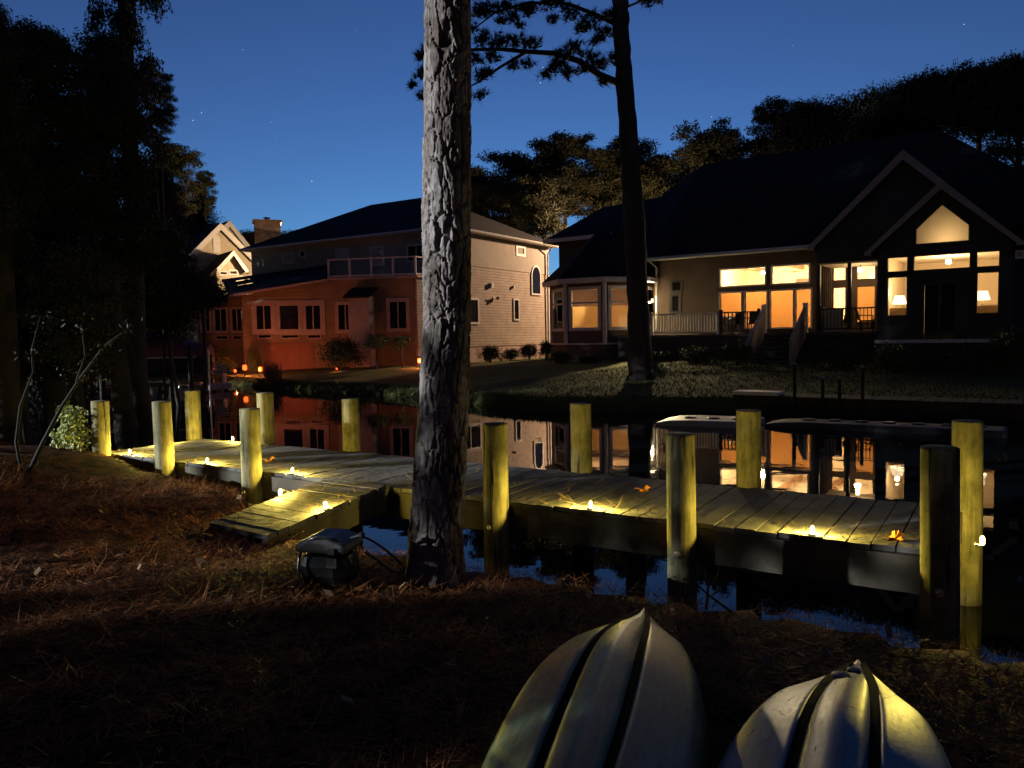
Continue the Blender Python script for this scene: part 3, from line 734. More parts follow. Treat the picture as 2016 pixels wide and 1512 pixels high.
def pxwin(W, parent, a, b, c, d, **k):
    """window whose opening is read off the photograph: pixel box a..b, c..d on the wall plane"""
    m = (a + b) / 2; n_ = (c + d) / 2; y = k.get('y', 0)
    x0 = W.hit(a, n_, y)[0]; x1 = W.hit(b, n_, y)[0]; z1 = W.hit(m, c, y)[1]; z0 = W.hit(m, d, y)[1]
    return window(W, parent, min(x0, x1), max(x0, x1), z0, z1, **k)
def slab(mb, pts, th=.14):
    """roof plane: polygon with a thickness below it"""
    a, b, c = [Vector(p) for p in pts[:3]]; n_ = (b - a).cross(c - a).normalized()
    if n_.z < 0: n_ = -n_
    mb.prism(pts, -n_ * th); return mb

# ================================================================== left house (shingled, hipped roof)
A = Vector((-3.45, 43.6, 0)); U = Vector((.535, .845, 0)).normalized(); V_ = Vector((-.845, .535, 0)).normalized()
WR = Wall(A, A + U * 11.4)                       # lit shingle side wall
WR.ey = -Vector((.845, -.535, 0)).normalized()
g0 = gz(A.x, A.y)
house = thing('shingle_house', 'two storey shingled house with a dark hipped roof, lit red along its lower front', 'house', (A.x, A.y, g0))
EZ = 8.24
# upper block as four walls
wb = MB(); fp = [A, A + U * 11.4, A + U * 11.4 + V_ * 16.6, A + V_ * 16.6]
side = MB(); WR.box(side, 0, 11.4, 0, .2, 1.62, 6.35)
WR.box(side, -2.86, -.001, 0, .2, 1.62, 5.44)
side.build('side_wall', M['beige'], house)
sd2 = MB(); WR.box(sd2, 0, 11.4, -.02, .2, 6.352, EZ); sd2.build('upper_side_wall', M['beige_smooth'], house)
fnd = MB(); WR.box(fnd, -2.86, 11.4, .03, .2, .3, 1.618); fnd.build('foundation', M['clay_trim'], house)
WF = Wall(A + V_ * 16.6, A); WF.ey = U.copy()
fm = MB(); WF.box(fm, 0, 16.6 - .21, 0, .2, .8, EZ); fm.build('upper_front_wall', M['beige_smooth'], house)
bk = MB(); q1 = A + U * 11.4; bk.prism([tuple(q1 + V_ * .2 - U * .2 + Vector((0, 0, .8))), tuple(q1 + V_ * 16.6 - U * .2 + Vector((0, 0, .8))), tuple(q1 + V_ * 16.6 + Vector((0, 0, .8))), tuple(q1 + V_ * .2 + Vector((0, 0, .8)))], (0, 0, EZ - .8))
q2 = A + V_ * 16.6; bk.prism([tuple(q2 + U * .2 + Vector((0, 0, .8))), tuple(q2 + U * 11.2 + Vector((0, 0, .8))), tuple(q2 + U * 11.2 - V_ * .2 + Vector((0, 0, .8))), tuple(q2 + U * .2 - V_ * .2 + Vector((0, 0, .8)))], (0, 0, EZ - .8))
bk.build('rear_wall', M['beige_smooth'], house)
# hipped roof with overhang
ov = .55; ez = EZ - .02
c1 = A - U * ov - V_ * ov; c2 = A + U * (11.4 + ov) - V_ * ov; c3 = A + U * (11.4 + ov) + V_ * (16.6 + ov); c4 = A - U * ov + V_ * (16.6 + ov)
r1 = A + U * 5.7 + V_ * 5.6; r2 = A + U * 5.7 + V_ * 10.9
Zv = lambda p, z: Vector((p.x, p.y, z))
RZ = 11.5
roof = MB()
for poly in ([c1, c4, r2, r1], [c2, c1, r1], [c3, c2, r1, r2], [c4, c3, r2]):
    roof.poly([Zv(p, ez + .14) if p in (c1, c2, c3, c4) else Zv(p, RZ) for p in poly])
ro = roof.build('roof', M['roof'], house)
sf = MB(); sf.prism([Zv(c, ez) for c in (c1, c2, c3, c4)], (0, 0, .13)); sf.build('eaves', M['trim'], ro)
gt = MB()
for a_, b_ in ((c1, c2), (c4, c1)): gt.tube([Zv(a_, ez + .08), Zv(b_, ez + .08)], .07, 8)
gt.build('gutter', M['trim'], ro)
dsp = MB(); q = WR.p(11.15, -.1, 0); dsp.tube([WR.p(11.1, -.5, EZ), WR.p(11.1, -.12, EZ - .5), WR.p(11.1, -.1, 1.7)], .05, 8); dsp.build('downspout', M['trim'], house)
cb = MB(); WR.box(cb, 11.2, 11.42, -.04, -.001, 1.62, 6.34); cb.build('corner_board', M['trim'], house)
# side wall windows
pxwin(WR, house, 1018, 1031, 488, 500, fw=.16)
pxwin(WR, house, 1012, 1020, 591, 628, fw=.10)
pxwin(WR, house, 902, 940, 590, 634, fw=.13, nx=2)
lw = WR.hit(908, 600); 
# arched window
ax0, azb = WR.hit(1047.5, 577); ax1, _ = WR.hit(1062.5, 577); azt = WR.hit(1055, 526)[1]
def arch(x0, x1, z0, zt, n_=14):
    r = (x1 - x0) / 2; c = (x0 + x1) / 2; zc = zt - r * 1.25
    return [(x0, z0), (x1, z0)] + [(c + r * math.cos(math.pi * i / n_), zc + r * 1.25 * math.sin(math.pi * i / n_)) for i in range(n_ + 1)]
af = MB(); WR.face(af, arch(ax0 - .12, ax1 + .12, azb - .12, azt + .13), -.06, -.002); fo = af.build('arched_window', M['trim'], house)
ap = MB(); WR.face(ap, arch(ax0 + .02, ax1 - .02, azb, azt), -.075, -.062); ap.build('pane', M['darkglass'], fo)
# vent hood and hose bibb with brackets on the side wall
x_, z_ = WR.hit(966, 562); b = MB(); WR.face(b, [(x_ - .12, z_ - .12), (x_ + .12, z_ - .12), (x_ + .1, z_ + .14), (x_ - .1, z_ + .14)], -.15, -.002); b.build('wall_vent', M['trim'], house)
x_, z_ = WR.hit(972, 586); b = MB(); b.tube([WR.p(x_, -.002, z_), WR.p(x_, -.16, z_)], .04); b.tube([WR.p(x_ - .35, -.14, z_), WR.p(x_ + .25, -.16, z_ - .03)], .03); b.lathe(WR.p(x_ + .2, -.17, z_ - .12), [(.02, 0), (.1, .02), (.1, .16), (.02, .18)], 10); b.build('wall_bracket', M['plastic_grey'], house)
x_, z_ = WR.hit(1010, 565); b = MB(); WR.box(b, x_ - .06, x_ + .06, -.12, -.002, z_ - .08, z_ + .08); b.build('outlet_cover', M['trim'], house)
# upper front windows
for a_, b_, c_, d_, kw in ((592, 600, 496, 504, {}), (663, 684, 493, 508, {'pane': 'trim'}), (732, 754, 488, 520, {'pane': 'clay_trim'}), (804, 836, 484, 512, {'nx': 2}), (560, 578, 502, 516, {'pane': 'clay_trim'})):
    pxwin(WF, house, a_, b_, c_, d_, fw=.12, **kw)
x0_, zt_ = WF.hit(804, 484); x1_, zb_ = WF.hit(842, 545)
# lower front block
P0 = A - U * 2.86; Q0 = at(480, 700, 43.4); Q0 = Vector((Q0.x, Q0.y, 0))
WL = Wall(Q0, P0)
xs, _ = WL.hit(650, 600); BZ = 5.40
zl = WL.hit(482, 579)[1]; zr = WL.hit(650, 549)[1]
lf = MB(); WL.face(lf, [(0, .3), (xs, .3), (xs, min(zr, BZ) - .06), (0, zl - .06)], 0, .2)
WL.box(lf, xs, WL.L - .18, 0, .2, .3, BZ); lf.build('lower_front_wall', M['clay'], house)
up0 = A; upx = A + V_ * 9.4
bf = MB(); e1 = WL.p(xs - .1, -.12, 0); e2 = WL.p(WL.L + .1, -.12, 0)
bf.prism([Zv(e1, BZ), Zv(e2, BZ), Zv(A + V_ * .02 - U * .02, BZ), Zv(A + V_ * 8.2 - U * .02, BZ)], (0, 0, .12)); bf.build('balcony_floor', M['clay_trim'], house)
# balcony railing: posts, rails, clear panels
rl = MB(); npst = 5
pp = [WL.p(xs + (WL.L - xs - .05) * i / (npst - 1), -.04, BZ + .12) for i in range(npst)]
cor = pp[-1] + U * 2.7
seq = pp + [cor]
for p_ in pp: rl.bar(p_, p_ + Vector((0, 0, 1.02)), .12)
for i in range(len(seq) - 1):
    for h in (.08, .98): rl.bar(seq[i] + Vector((0, 0, h)), seq[i + 1] + Vector((0, 0, h)), .07)
rlo = rl.build('railing', M['trim'], house)
gp_ = MB()
for i in range(len(pp) - 1): gp_.bar(pp[i] + Vector((0, 0, .53)), pp[i + 1] + Vector((0, 0, .53)), .012, .8)
gp_.build('clear_panel', M['glass'], rlo)
# sloping roof of the front wing
t1 = WF.hit(651, 521)[1]; k1 = WF.hit(651, 521)[0]; k2, t2 = WF.hit(436, 550)
rw = MB(); w1 = WL.p(-.5, -.45, zl + .02); w2 = WL.p(xs + .02, -.45, zr + .02)
slab(rw, [w1, w2, WF.p(k1, -.01, t1), WF.p(k2, -.01, t2)], .12); wing = rw.build('wing_roof', M['roof'], house)
fa = MB(); fa.bar(w1 + Vector((0, -.02, -.12)), w2 + Vector((0, -.02, -.12)), .04, .14); fa.build('fascia_board', M['clay_trim'], wing)
for f_ in (.25, .55):
    sk = MB()
    o_ = w1.lerp(w2, .12).lerp(WF.p(k2, 0, t2).lerp(WF.p(k1, 0, t1), .12), f_); dx = (w2 - w1).normalized(); dy = (WF.p(k2, 0, t2) - w1).normalized()
    o_ = o_ + Vector((0, 0, .03)); sk.prism([o_, o_ + dx * 1.0, o_ + dx * 1.0 + dy * .7, o_ + dy * .7], (0, 0, .08))
    sk.build('skylight', M['darkglass'], wing)
# lower front windows and doors
for a_, b_ in ((506, 534), (552, 588), (603, 631)):
    pxwin(WL, house, a_, b_, 602, 648, frame='clay_trim', nx=2 if b_ - a_ < 32 else 1, fw=.3)
    pxwin(WL, house, a_ + 4, b_, 660, 665, frame='clay_trim', fw=.05)
for a_, b_, t_, d_ in ((667, 694, 600, 649), (768, 800, 594, 646)):
    pxwin(WL, house, a_, b_, t_, d_, frame='clay_trim', nx=2, fw=.2)
x_, z_ = WL.hit(696, 582); x2, z2 = WL.hit(755, 650)
bay = MB(); WL.box(bay, x_, x2 - .5, -.75, -.002, .6, z_ - .06); bay.build('entry_bay', M['clay_trim'], house)
cn = MB(); slab(cn, [WL.p(x_ - .15, -1.05, z_ - .10), WL.p(x2 - .35, -1.05, z_ - .10), WL.p(x2 - .25, -.002, z_ + .42), WL.p(x_ - .05, -.002, z_ + .42)], .1); cn.build('canopy_roof', M['roof'], house)
# garage door with panels
gx0, gz1 = WL.hit(522, 676); gx1, gz0 = WL.hit(620, 727)
gd = MB(); WL.box(gd, gx0, gx1, -.03, -.002, gz0, gz1)
for i in range(4):
    for j in range(4):
        cx = gx0 + (gx1 - gx0) * (i + .5) / 4; cz = gz0 + (gz1 - gz0) * (j + .5) / 4
        WL.box(gd, cx - .28, cx + .28, -.055, -.031, cz - .10, cz + .10)
gd.build('garage_door', M['garage'], house)
# recessed left part
WN = Wall(at(392, 700, 47.5), at(484, 700, 46.6))
rc = MB(); WN.box(rc, 0, WN.L, 0, .2, .3, 5.0); rc.build('recessed_wall', M['clay'], house)
for a_, b_ in ((398, 413), (424, 446), (458, 476)): pxwin(WN, house, a_, b_, 609, 651, frame='clay_trim', nx=2, fw=.14)
for a_, b_ in ((427, 448), (460, 476)): pxwin(WN, house, a_, b_, 662, 667, frame='clay_trim', fw=.05)
# stone chimney
cc = at(528, 500, 58.5); chx = .92
ch = MB(); ca = Vector((cc.x, cc.y, 0)); cr = Matrix.Rotation(R(20), 3, 'Z')
def rbox(mb, c, hx, hy, z0, z1, rot): mb.prism([c + rot @ Vector((sx * hx, sy * hy, 0)) + Vector((0, 0, z0)) for sx, sy in ((-1, -1), (1, -1), (1, 1), (-1, 1))], (0, 0, z1 - z0)); return mb
zt = at(528, 440, 58.5).z; rbox(ch, ca, chx, chx * .8, 1, zt, cr); cho = ch.build('chimney', M['stone'], house)
c_ = MB(); rbox(c_, ca, chx * 1.13, chx * .93, zt, zt + .18, cr); c_.build('chimney_cap', M['stone'], cho)
c_ = MB(); c_.lathe(ca + Vector((0, 0, zt + .18)), [(.16, 0), (.16, .2), (.28, .21), (.28, .25), (.02, .3)], 10); c_.build('flue', M['housing'], cho)

# ================================================================== far gabled house on the left
GW = Wall(at(352, 520, 62.5), at(508, 520, 66.5)); G0 = GW.P
far = thing('gabled_house', 'pale gabled house with an arched attic window, lit gold, behind the chimney', 'house', (G0.x, G0.y, gz(G0.x, G0.y)))
def gable(W, parent, apex, left, right, y, depth, wallm, zbot, board=.32, bm='trim', roofm='roof', over=.55):
    ax, az = W.hit(*apex, y); lx, lz = W.hit(*left, y); rx, rz_ = W.hit(*right, y); lz = rz_ = min(lz, rz_)
    m = MB(); W.face(m, [(lx + .25, zbot), (rx - .25, zbot), (rx - .25, rz_ + .12), (ax, az - .3), (lx + .25, lz + .12)], y + .02, y + .2); wo = m.build('gable_wall', M[wallm], parent)
    r = MB()
    for ex_, ez_ in ((lx, lz), (rx, rz_)):
        slab(r, [W.p(ex_, y - over, ez_), W.p(ax, y - over, az), W.p(ax, y + depth, az), W.p(ex_, y + depth, ez_)], .16)
    rr_ = r.build('roof', M[roofm], parent)
    b = MB()
    for ex_, ez_ in ((lx, lz), (rx, rz_)):
        d_ = Vector((ax - ex_, az - ez_)); n2 = Vector((-d_.y, d_.x)).normalized() * (1 if d_.x < 0 else -1) * board
        W.face(b, [(ex_, ez_ - .01), (ax, az - .01), (ax, az - .01 - board * 1.35), (ex_ + (n2.x), ez_ + n2.y)], y - over - .05, y - over - .004)
    b.build('rake_board', M[bm], rr_)
    s_ = MB()
    for ex_, ez_ in ((lx, lz), (rx, rz_)):
        sg = 1 if ex_ < ax else -1
        s_.poly([W.p(ex_, y - over, ez_ - .24), W.p(ax, y - over, az - .24), W.p(ax, y + .02, az - .24), W.p(ex_, y + .02, ez_ - .24)])
    s_.build('soffit', M[bm], rr_)
    return wo, (ax, az, lx, rx, lz)
M['cream'] = mat('cream_siding', (.46, .40, .30), .8, .15, 2)
wo, (ax, az, lx, rx, lz) = gable(GW, far, (430, 440), (366, 501), (501, 511), 0, 7, 'cream', lz_ := 1.5, .42)
x0a, z0a = GW.hit(420, 497); x1a, _ = GW.hit(434, 497); zta = GW.hit(427, 463)[1]
ab = MB(); GW.face(ab, arch(x0a, x1a, z0a, zta), -.06, -.002); ao = ab.build('arched_window', M['trim'], far)
gable(GW, far, (448, 435), (388, 492), (498, 487), 3.4, 8, 'cream', 8, .42)
gable(GW, far, (455, 494), (420, 530), (485, 534), -3.2, 3.1, 'cream', 1.5, .3)
w_ = pxwin(GW, far, 434, 446, 536, 540, y=-3.2 + .02, fw=.12); w_ = pxwin(GW, far, 453, 466, 534, 539, y=-3.2 + .02, fw=.12)
lowr = MB(); q0x, q0z = GW.hit(366, 590, -4.5); q1x, q1z = GW.hit(424, 528, -4.5)
slab(lowr, [GW.p(q0x, -4.6, q0z), GW.p(q1x, -4.6, q1z), GW.p(q1x, -.8, q1z + .02), GW.p(q0x, -.8, q0z + .02)], .2); lowr.build('lower_roof', M['roof'], far)
bb = MB(); GW.box(bb, -1, GW.L + 1, .2, 9, 1.0, 8.2); bb.build('house_body', M['cream'], far)
# pale siding seen low between the foliage
WB = Wall(at(336, 690, 50), at(394, 690, 49)); gs = thing('siding_shed', 'pale siding outbuilding half hidden by foliage, left of the red lit wing', 'shed', (WB.P.x, WB.P.y, gz(WB.P.x, WB.P.y)))
m_ = MB(); WB.box(m_, 0, WB.L, 0, 2.4, .4, 4.6); m_.build('shed_wall', M['beige_smooth'], gs); m_ = MB(); slab(m_, [WB.p(-.3, -.4, 4.55), WB.p(WB.L + .02, -.4, 4.55), WB.p(WB.L + .02, 2.6, 5.6), WB.p(-.3, 2.6, 5.6)], .12); m_.build('roof', M['roof'], gs)
pxwin(WB, gs, 345, 352, 630, 655, fw=.1)

# ================================================================== right house (lit windows)
WM = Wall((7.54, 39.0), (7.54 + .817 * 16, 39.0 - .576 * 16))
gh = .9
rh = thing('lit_house', 'dark house with glowing amber windows and front gables, right across the canal', 'house', (12, 33, gh))
FZ = 2.30
# lit openings in the main wall
ops = []
for a_, b_, c_, d_ in ((1419, 1506, 528, 561), (1520, 1592, 524, 557), (1418, 1459, 577, 622), (1467, 1509, 575, 640), (1517, 1561, 572, 641), (1567, 1596, 570, 641)):
    x0_, _ = WM.hit(a_, (c_ + d_) / 2); x1_, _ = WM.hit(b_, (c_ + d_) / 2); z1_ = WM.hit((a_ + b_) / 2, c_)[1]; z0_ = WM.hit((a_ + b_) / 2, d_)[1]
    ops.append([x0_, x1_, z0_, z1_])
TZ0 = np.mean([o_[2] for o_ in ops[:2]]); TZ1 = np.mean([o_[3] for o_ in ops[:2]]); LZ1 = np.mean([o_[3] for o_ in ops[2:]])
for o_ in ops[:2]: o_[2], o_[3] = TZ0, TZ1
for o_ in ops[2:]: o_[3] = LZ1
ops[2][2] = max(ops[2][2], FZ + .35)
for o_ in ops[3:]: o_[2] = FZ + .08
for a_, b_ in ((1640, 1664), (1687, 1722)):
    x0_, _ = WM.hit(a_, 600); x1_, _ = WM.hit(b_, 600); ops.append([x0_, x1_, TZ0, TZ1]); ops.append([x0_, x1_, FZ + .25, LZ1])
WALLT = 6.02
wm_ = MB(); WM.holes(wm_, 0, 12.2, .8, WALLT, [tuple(o_) for o_ in ops], 0, .16); wm_.build('main_wall', M['brownwall'], rh)
for k_, o_ in enumerate(ops):
    window(WM, rh, *o_, frame='trim' if k_ < 6 else 'brownwall', pane='glass', fw=.07, open_=True, proud=.04)
# window shades inside the lower windows
for k_, o_ in enumerate(ops):
    if k_ in (2, 3, 4, 5, 9):
        sb = MB(); top_ = o_[3] + .05; bot = FZ + .02 if k_ in (3, 4, 5) else o_[2] + .0
        WM.box(sb, o_[0] - .05, o_[1] + .05, .24, .243, bot, top_); sb.build('window_shade', M['shade'], rh)
# little side door and wall lamp left of the windows
pxwin(WM, rh, 1324, 1336, 583, 612, frame='trim_dark', fw=.16)
pxwin(WM, rh, 1324, 1340, 556, 572, frame='trim_dark', fw=.1)
def room(W, parent, x0, x1, y0, y1, z0, z1, mw='room', mc='ceil', mf='roomfloor', name='room'):
    b = MB(); W.box(b, x0, x1, y1, y1 + .1, z0, z1); W.box(b, x0 - .1, x0, y0, y1 + .1, z0, z1); W.box(b, x1, x1 + .1, y0, y1 + .1, z0, z1); ro_ = b.build(name, M[mw], parent)
    b = MB(); W.box(b, x0 - .1, x1 + .1, y0, y1 + .1, z1, z1 + .1); b.build('room_ceiling', M[mc], ro_)
    b = MB(); W.box(b, x0 - .1, x1 + .1, y0, y1 + .1, z0 - .1, z0); b.build('room_floor', M[mf], ro_)
    return ro_
rm = room(WM, rh, 2.6, 12.0, .17, 5.2, FZ, 5.55)
WARM = (1.0, .70, .36)
def ceil_lamp(W, parent, x, y, z, power, col=WARM, r=.12, drop=.35):
    b = MB(); c = W.p(x, y, z); b.tube([c, c - Vector((0, 0, drop))], .012, 6); s = b.build('ceiling_lamp', M['housing'], parent)
    b = MB(); b.lathe(c - Vector((0, 0, drop + .2)), [(.01, 0), (r, .04), (r, .16), (.02, .2)], 12); b.build('lamp_globe', emit('lamp_globe', (1, .8, .5), .7), s)
    l_ = point(None, c - Vector((0, 0, drop + .32)), power, col, .12, 'room_light'); l_.location = l_.location - origin(parent); l_.parent = parent
for x_, y_, pw in ((4.6, 1.9, 100), (7.4, 1.9, 100), (10.2, 2.2, 70)): ceil_lamp(WM, rh, x_, y_, 5.55, pw)
for x_ in (3.6, 5.6, 7.6, 9.6):
    b = MB(); WM.box(b, x_ - .09, x_ + .09, .3, 5.1, 5.36, 5.548); b.build('ceiling_beam', M['roomfloor'], rm)
for x_, w_, z_, h_ in ((3.6, .5, 3.9, .7), (6.2, .9, 4.3, .6), (9.0, .35, 3.6, .9), (10.2, .6, 4.1, .5)):
    b = MB(); WM.box(b, x_ - w_, x_ + w_, 5.14, 5.195, z_, z_ + h_); b.build('wall_picture', M['clay'], rm)
b = MB(); c = WM.p(6.3, 1.4, 5.3); b.tube([c, c - Vector((0, 0, .3))], .02, 6)
for k_ in range(5): a_ = k_ * 1.2566 + .3; b.bar(c - Vector((0, 0, .3)), c + Vector((math.cos(a_) * .62, math.sin(a_) * .62, -.3)), .13, .015)
b.build('ceiling_fan', M['roomfloor'], rm)
# main roof
rz_ = 11.65; ro_ = MB()
slab(ro_, [WM.p(-.6, -.55, 5.95), WM.p(9.6, -.55, 5.95), WM.p(9.7, 6, rz_), WM.p(0, 6, rz_)], .16)
slab(ro_, [WM.p(9.6, -.1, 6.1), WM.p(18, -.1, 6.1), WM.p(11.6, 6, rz_), WM.p(9.7, 6, rz_)], .16)
slab(ro_, [WM.p(18, -.1, 6.1), WM.p(18, 12.5, 5.6), WM.p(11.6, 6, rz_)], .16)
slab(ro_, [WM.p(-2.6, 12.5, 5.6), WM.p(0, 6, rz_), WM.p(11.6, 6, rz_), WM.p(18, 12.5, 5.6)], .16)
slab(ro_, [WM.p(-.6, -.55, 5.95), WM.p(0, 6, rz_), WM.p(-2.7, 6.4, 10.35), WM.p(-2.6, 2, 6.2)], .16)
slab(ro_, [WM.p(-2.6, 12.5, 5.6), WM.p(-2.7, 6.4, 10.35), WM.p(0, 6, rz_)], .16)
mr = ro_.build('main_roof', M['roof'], rh)
f_ = MB(); f_.bar(WM.p(-.6, -.6, 5.88), WM.p(8.2, -.6, 5.88), .06, .2); f_.tube([WM.p(-.6, -.66, 5.86), WM.p(8.2, -.66, 5.86)], .06, 8); f_.build('gutter', M['trim'], mr)
f_ = MB(); f_.tube([WM.p(-.35, -.6, 5.85), WM.p(-.12, -.15, 5.5), WM.p(-.12, -.1, 2.4)], .05, 8); f_.build('downspout', M['trim'], rh)
f_ = MB(); a_, b_ = WM.p(-.6, -.62, 5.9), WM.p(-1.6, -.4, 4.9); f_.bar(a_, b_, .06, .16); f_.build('rake_board', M['trim'], mr)
# left wing with its own hip
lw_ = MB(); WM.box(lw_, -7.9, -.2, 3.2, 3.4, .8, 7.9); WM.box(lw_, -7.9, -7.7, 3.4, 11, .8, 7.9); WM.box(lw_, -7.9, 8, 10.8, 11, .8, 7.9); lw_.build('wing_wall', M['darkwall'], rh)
lr = MB(); e_ = 7.85
slab(lr, [WM.p(-8.5, 2.6, e_), WM.p(0, 2.6, e_), WM.p(-1.5, 7, 10.4), WM.p(-6.9, 7, 10.15)], .15)
slab(lr, [WM.p(-8.5, 11.5, e_), WM.p(0, 11.5, e_), WM.p(-1.5, 7, 10.4), WM.p(-6.9, 7, 10.15)], .15)
slab(lr, [WM.p(-8.5, 2.6, e_), WM.p(-8.5, 11.5, e_), WM.p(-6.9, 7, 10.15)], .15); lro = lr.build('wing_roof', M['roof'], rh)
f_ = MB(); f_.bar(WM.p(-8.56, 2.5, e_ - .1), WM.p(-4, 2.5, e_ - .1), .05, .22); f_.bar(WM.p(-8.56, 2.5, e_ - .1), WM.p(-8.56, 11.5, e_ - .1), .05, .22); f_.build('fascia_board', M['trim'], lro)
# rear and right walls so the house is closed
bw = MB(); WM.box(bw, 12.3, 20, .5, .7, .8, 5.9); WM.box(bw, 19.8, 20, .7, 12, .8, 5.9); WM.box(bw, 8.1, 20, 12, 12.2, .8, 5.6); bw.build('rear_wall', M['darkwall'], rh)

# porch under the large gable
PY0 = -2.6
px_a, pz_a = WM.hit(1781, 298, PY0); px_l, pz_l = WM.hit(1594, 489, PY0); px_r = 2 * px_a - px_l
pr = MB()
for ex_ in (px_l, px_r):
    slab(pr, [WM.p(ex_, PY0 - .35, pz_l), WM.p(px_a, PY0 - .35, pz_a), WM.p(px_a, 4.0, pz_a), WM.p(ex_, 1.5 if ex_ == px_l else 4, pz_l)], .16)
pro = pr.build('porch_roof', M['roof'], rh)
pb_ = MB()
for ex_ in (px_l, px_r):
    sg = 1 if ex_ < px_a else -1
    WM.face(pb_, [(ex_, pz_l), (px_a, pz_a), (px_a, pz_a - .38), (ex_ + sg * .28, pz_l), (ex_ + sg * .28, pz_l - .12), (ex_, pz_l - .12)], PY0 - .42, PY0 - .352)
pb_.build('rake_board', M['parapet'], pro)
pg = MB(); pzt = WM.hit(1660, 515, PY0)[1]
WM.face(pg, [(px_l + .3, pzt), (px_r - .3, pzt), (px_r - .3, pz_l + .05), (px_a, pz_a - .25), (px_l + .3, pz_l + .05)], PY0, PY0 + .15); pg.build('porch_gable_wall', M['darkwall'], rh)
pc = MB(); WM.box(pc, px_l + .3, 12.2, PY0 + .16, -.01, pzt - .06, pzt - .002); pc.build('porch_ceiling', M['room'], rh)
po = MB()
for x_ in (px_l + .35, px_l + 1.55, 10.75): WM.box(po, x_ - .07, x_ + .07, PY0 + .02, PY0 + .16, FZ - .1, pzt - .07)
po.build('porch_post', M['trim_dark'], rh)
sp_ = MB()
for i in range(7): x_ = px_l + .36; WM.box(sp_, x_ - .03, x_ + .03, PY0 + .35 + i * .36, PY0 + .40 + i * .36, FZ, pzt - .07)
sp_.build('screen_stud', M['brownwall'], rh)
ceil_lamp(WM, rh, 9.6, -1.3, pzt - .07, 5, WARM, .09, .12)

# small front gable with the pentagon window
GY0 = -5.27
sa, sza = WM.hit(1856, 358, GY0); sl, szl = WM.hit(1706, 500, GY0); sr = 2 * sa - sl
wl_, wr_ = WM.hit(1727, 560, GY0)[0], 2 * sa - WM.hit(1727, 560, GY0)[0]
def op(a_, b_, c_, d_): return [WM.hit(a_, (c_ + d_) / 2, GY0)[0], WM.hit(b_, (c_ + d_) / 2, GY0)[0], WM.hit((a_ + b_) / 2, d_, GY0)[1], WM.hit((a_ + b_) / 2, c_, GY0)[1]]
fo_ = [op(1748, 1786, 509, 534), op(1800, 1909, 500, 530), op(1924, 1967, 495, 523), op(1748, 1785, 546, 622), op(1924, 1965, 537, 614)]
zT0, zT1 = fo_[0][2], np.mean([o_[3] for o_ in fo_[:3]]); zT0 = np.mean([o_[2] for o_ in fo_[:3]]); zL0 = np.mean([fo_[3][2], fo_[4][2]]); zL1 = np.mean([fo_[3][3], fo_[4][3]])
for o_ in fo_[:3]: o_[2], o_[3] = zT0, zT1
for o_ in fo_[3:]: o_[2], o_[3] = zL0, zL1
x0d, _ = WM.hit(1816, 620, GY0); x1d, ztd = WM.hit(1884, 556, GY0); door = [x0d, x1d, FZ - .55, ztd]
pxl, pzb = WM.hit(1801, 482, GY0); pxr, pzb2 = WM.hit(1910, 476, GY0); pzb = (pzb + pzb2) / 2; pzs = WM.hit(1801, 452, GY0)[1]; pxa, pzt2 = WM.hit(1855, 400, GY0)
gw = MB(); WM.holes(gw, wl_, wr_, .8, pzb, [tuple(o_) for o_ in fo_] + [tuple(door)], GY0, GY0 + .15)
slp = (sza - szl) / (sa - sl); zr_at = lambda x: sza - .22 - slp * abs(x - sa)
WM.face(gw, [(wl_, pzb), (pxl, pzb), (pxl, zr_at(pxl)), (wl_, zr_at(wl_))], GY0, GY0 + .15)
WM.face(gw, [(pxr, pzb), (wr_, pzb), (wr_, zr_at(wr_)), (pxr, zr_at(pxr))], GY0, GY0 + .15)
WM.face(gw, [(pxl, pzs), (pxa, pzt2), (sa, zr_at(sa)), (pxl, zr_at(pxl))], GY0, GY0 + .15)
WM.face(gw, [(pxa, pzt2), (pxr, pzs), (pxr, zr_at(pxr)), (sa, zr_at(sa))], GY0, GY0 + .15)
WM.box(gw, wl_, wl_ + .15, GY0 + .151, -.01, .8, pz_l - .2); WM.box(gw, wr_ - .15, wr_, GY0 + .151, .49, .8, pz_l - .2)
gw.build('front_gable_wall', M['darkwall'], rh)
for o_ in fo_: window(WM, rh, *o_, frame='trim_dark', pane='glass', fw=.07, open_=True, proud=.04, y=GY0)
pf = MB(); pent = [(pxl, pzb), (pxr, pzb), (pxr, pzs), (pxa, pzt2), (pxl, pzs)]
for i in range(5):
    a_, b_ = pent[i], pent[(i + 1) % 5]; pf.bar(WM.p(a_[0], GY0 - .02, a_[1]), WM.p(b_[0], GY0 - .02, b_[1]), .08, .08)
pfo = pf.build('pentagon_window', M['trim_dark'], rh)
pp_ = MB(); WM.face(pp_, [(x * .995 + .005 * pxa, z * .998 + .002 * pzs) for x, z in pent], GY0 + .05, GY0 + .058); pp_.build('pane', M['glass'], pfo)
dr = MB(); WM.box(dr, x0d + .06, x1d - .06, GY0 + .04, GY0 + .07, door[2], ztd - .05); dro = dr.build('door', M['darkglass'], rh)
dh = MB(); dh.tube([WM.p((x0d + x1d) / 2 + .05, GY0 + .03, 3.25), WM.p((x0d + x1d) / 2 + .05, GY0 - .03, 3.25), WM.p((x0d + x1d) / 2 + .05, GY0 - .03, 3.05)], .015, 6); dh.build('handle', M['steel'], dro)
dfm = MB()
for a_, b_ in ((x0d, x0d + .055), (x1d - .055, x1d), ((x0d + x1d) / 2 - .04, (x0d + x1d) / 2 + .04)): WM.box(dfm, a_, b_, GY0 + .0 - .02, GY0 + .035, door[2], ztd - .06)
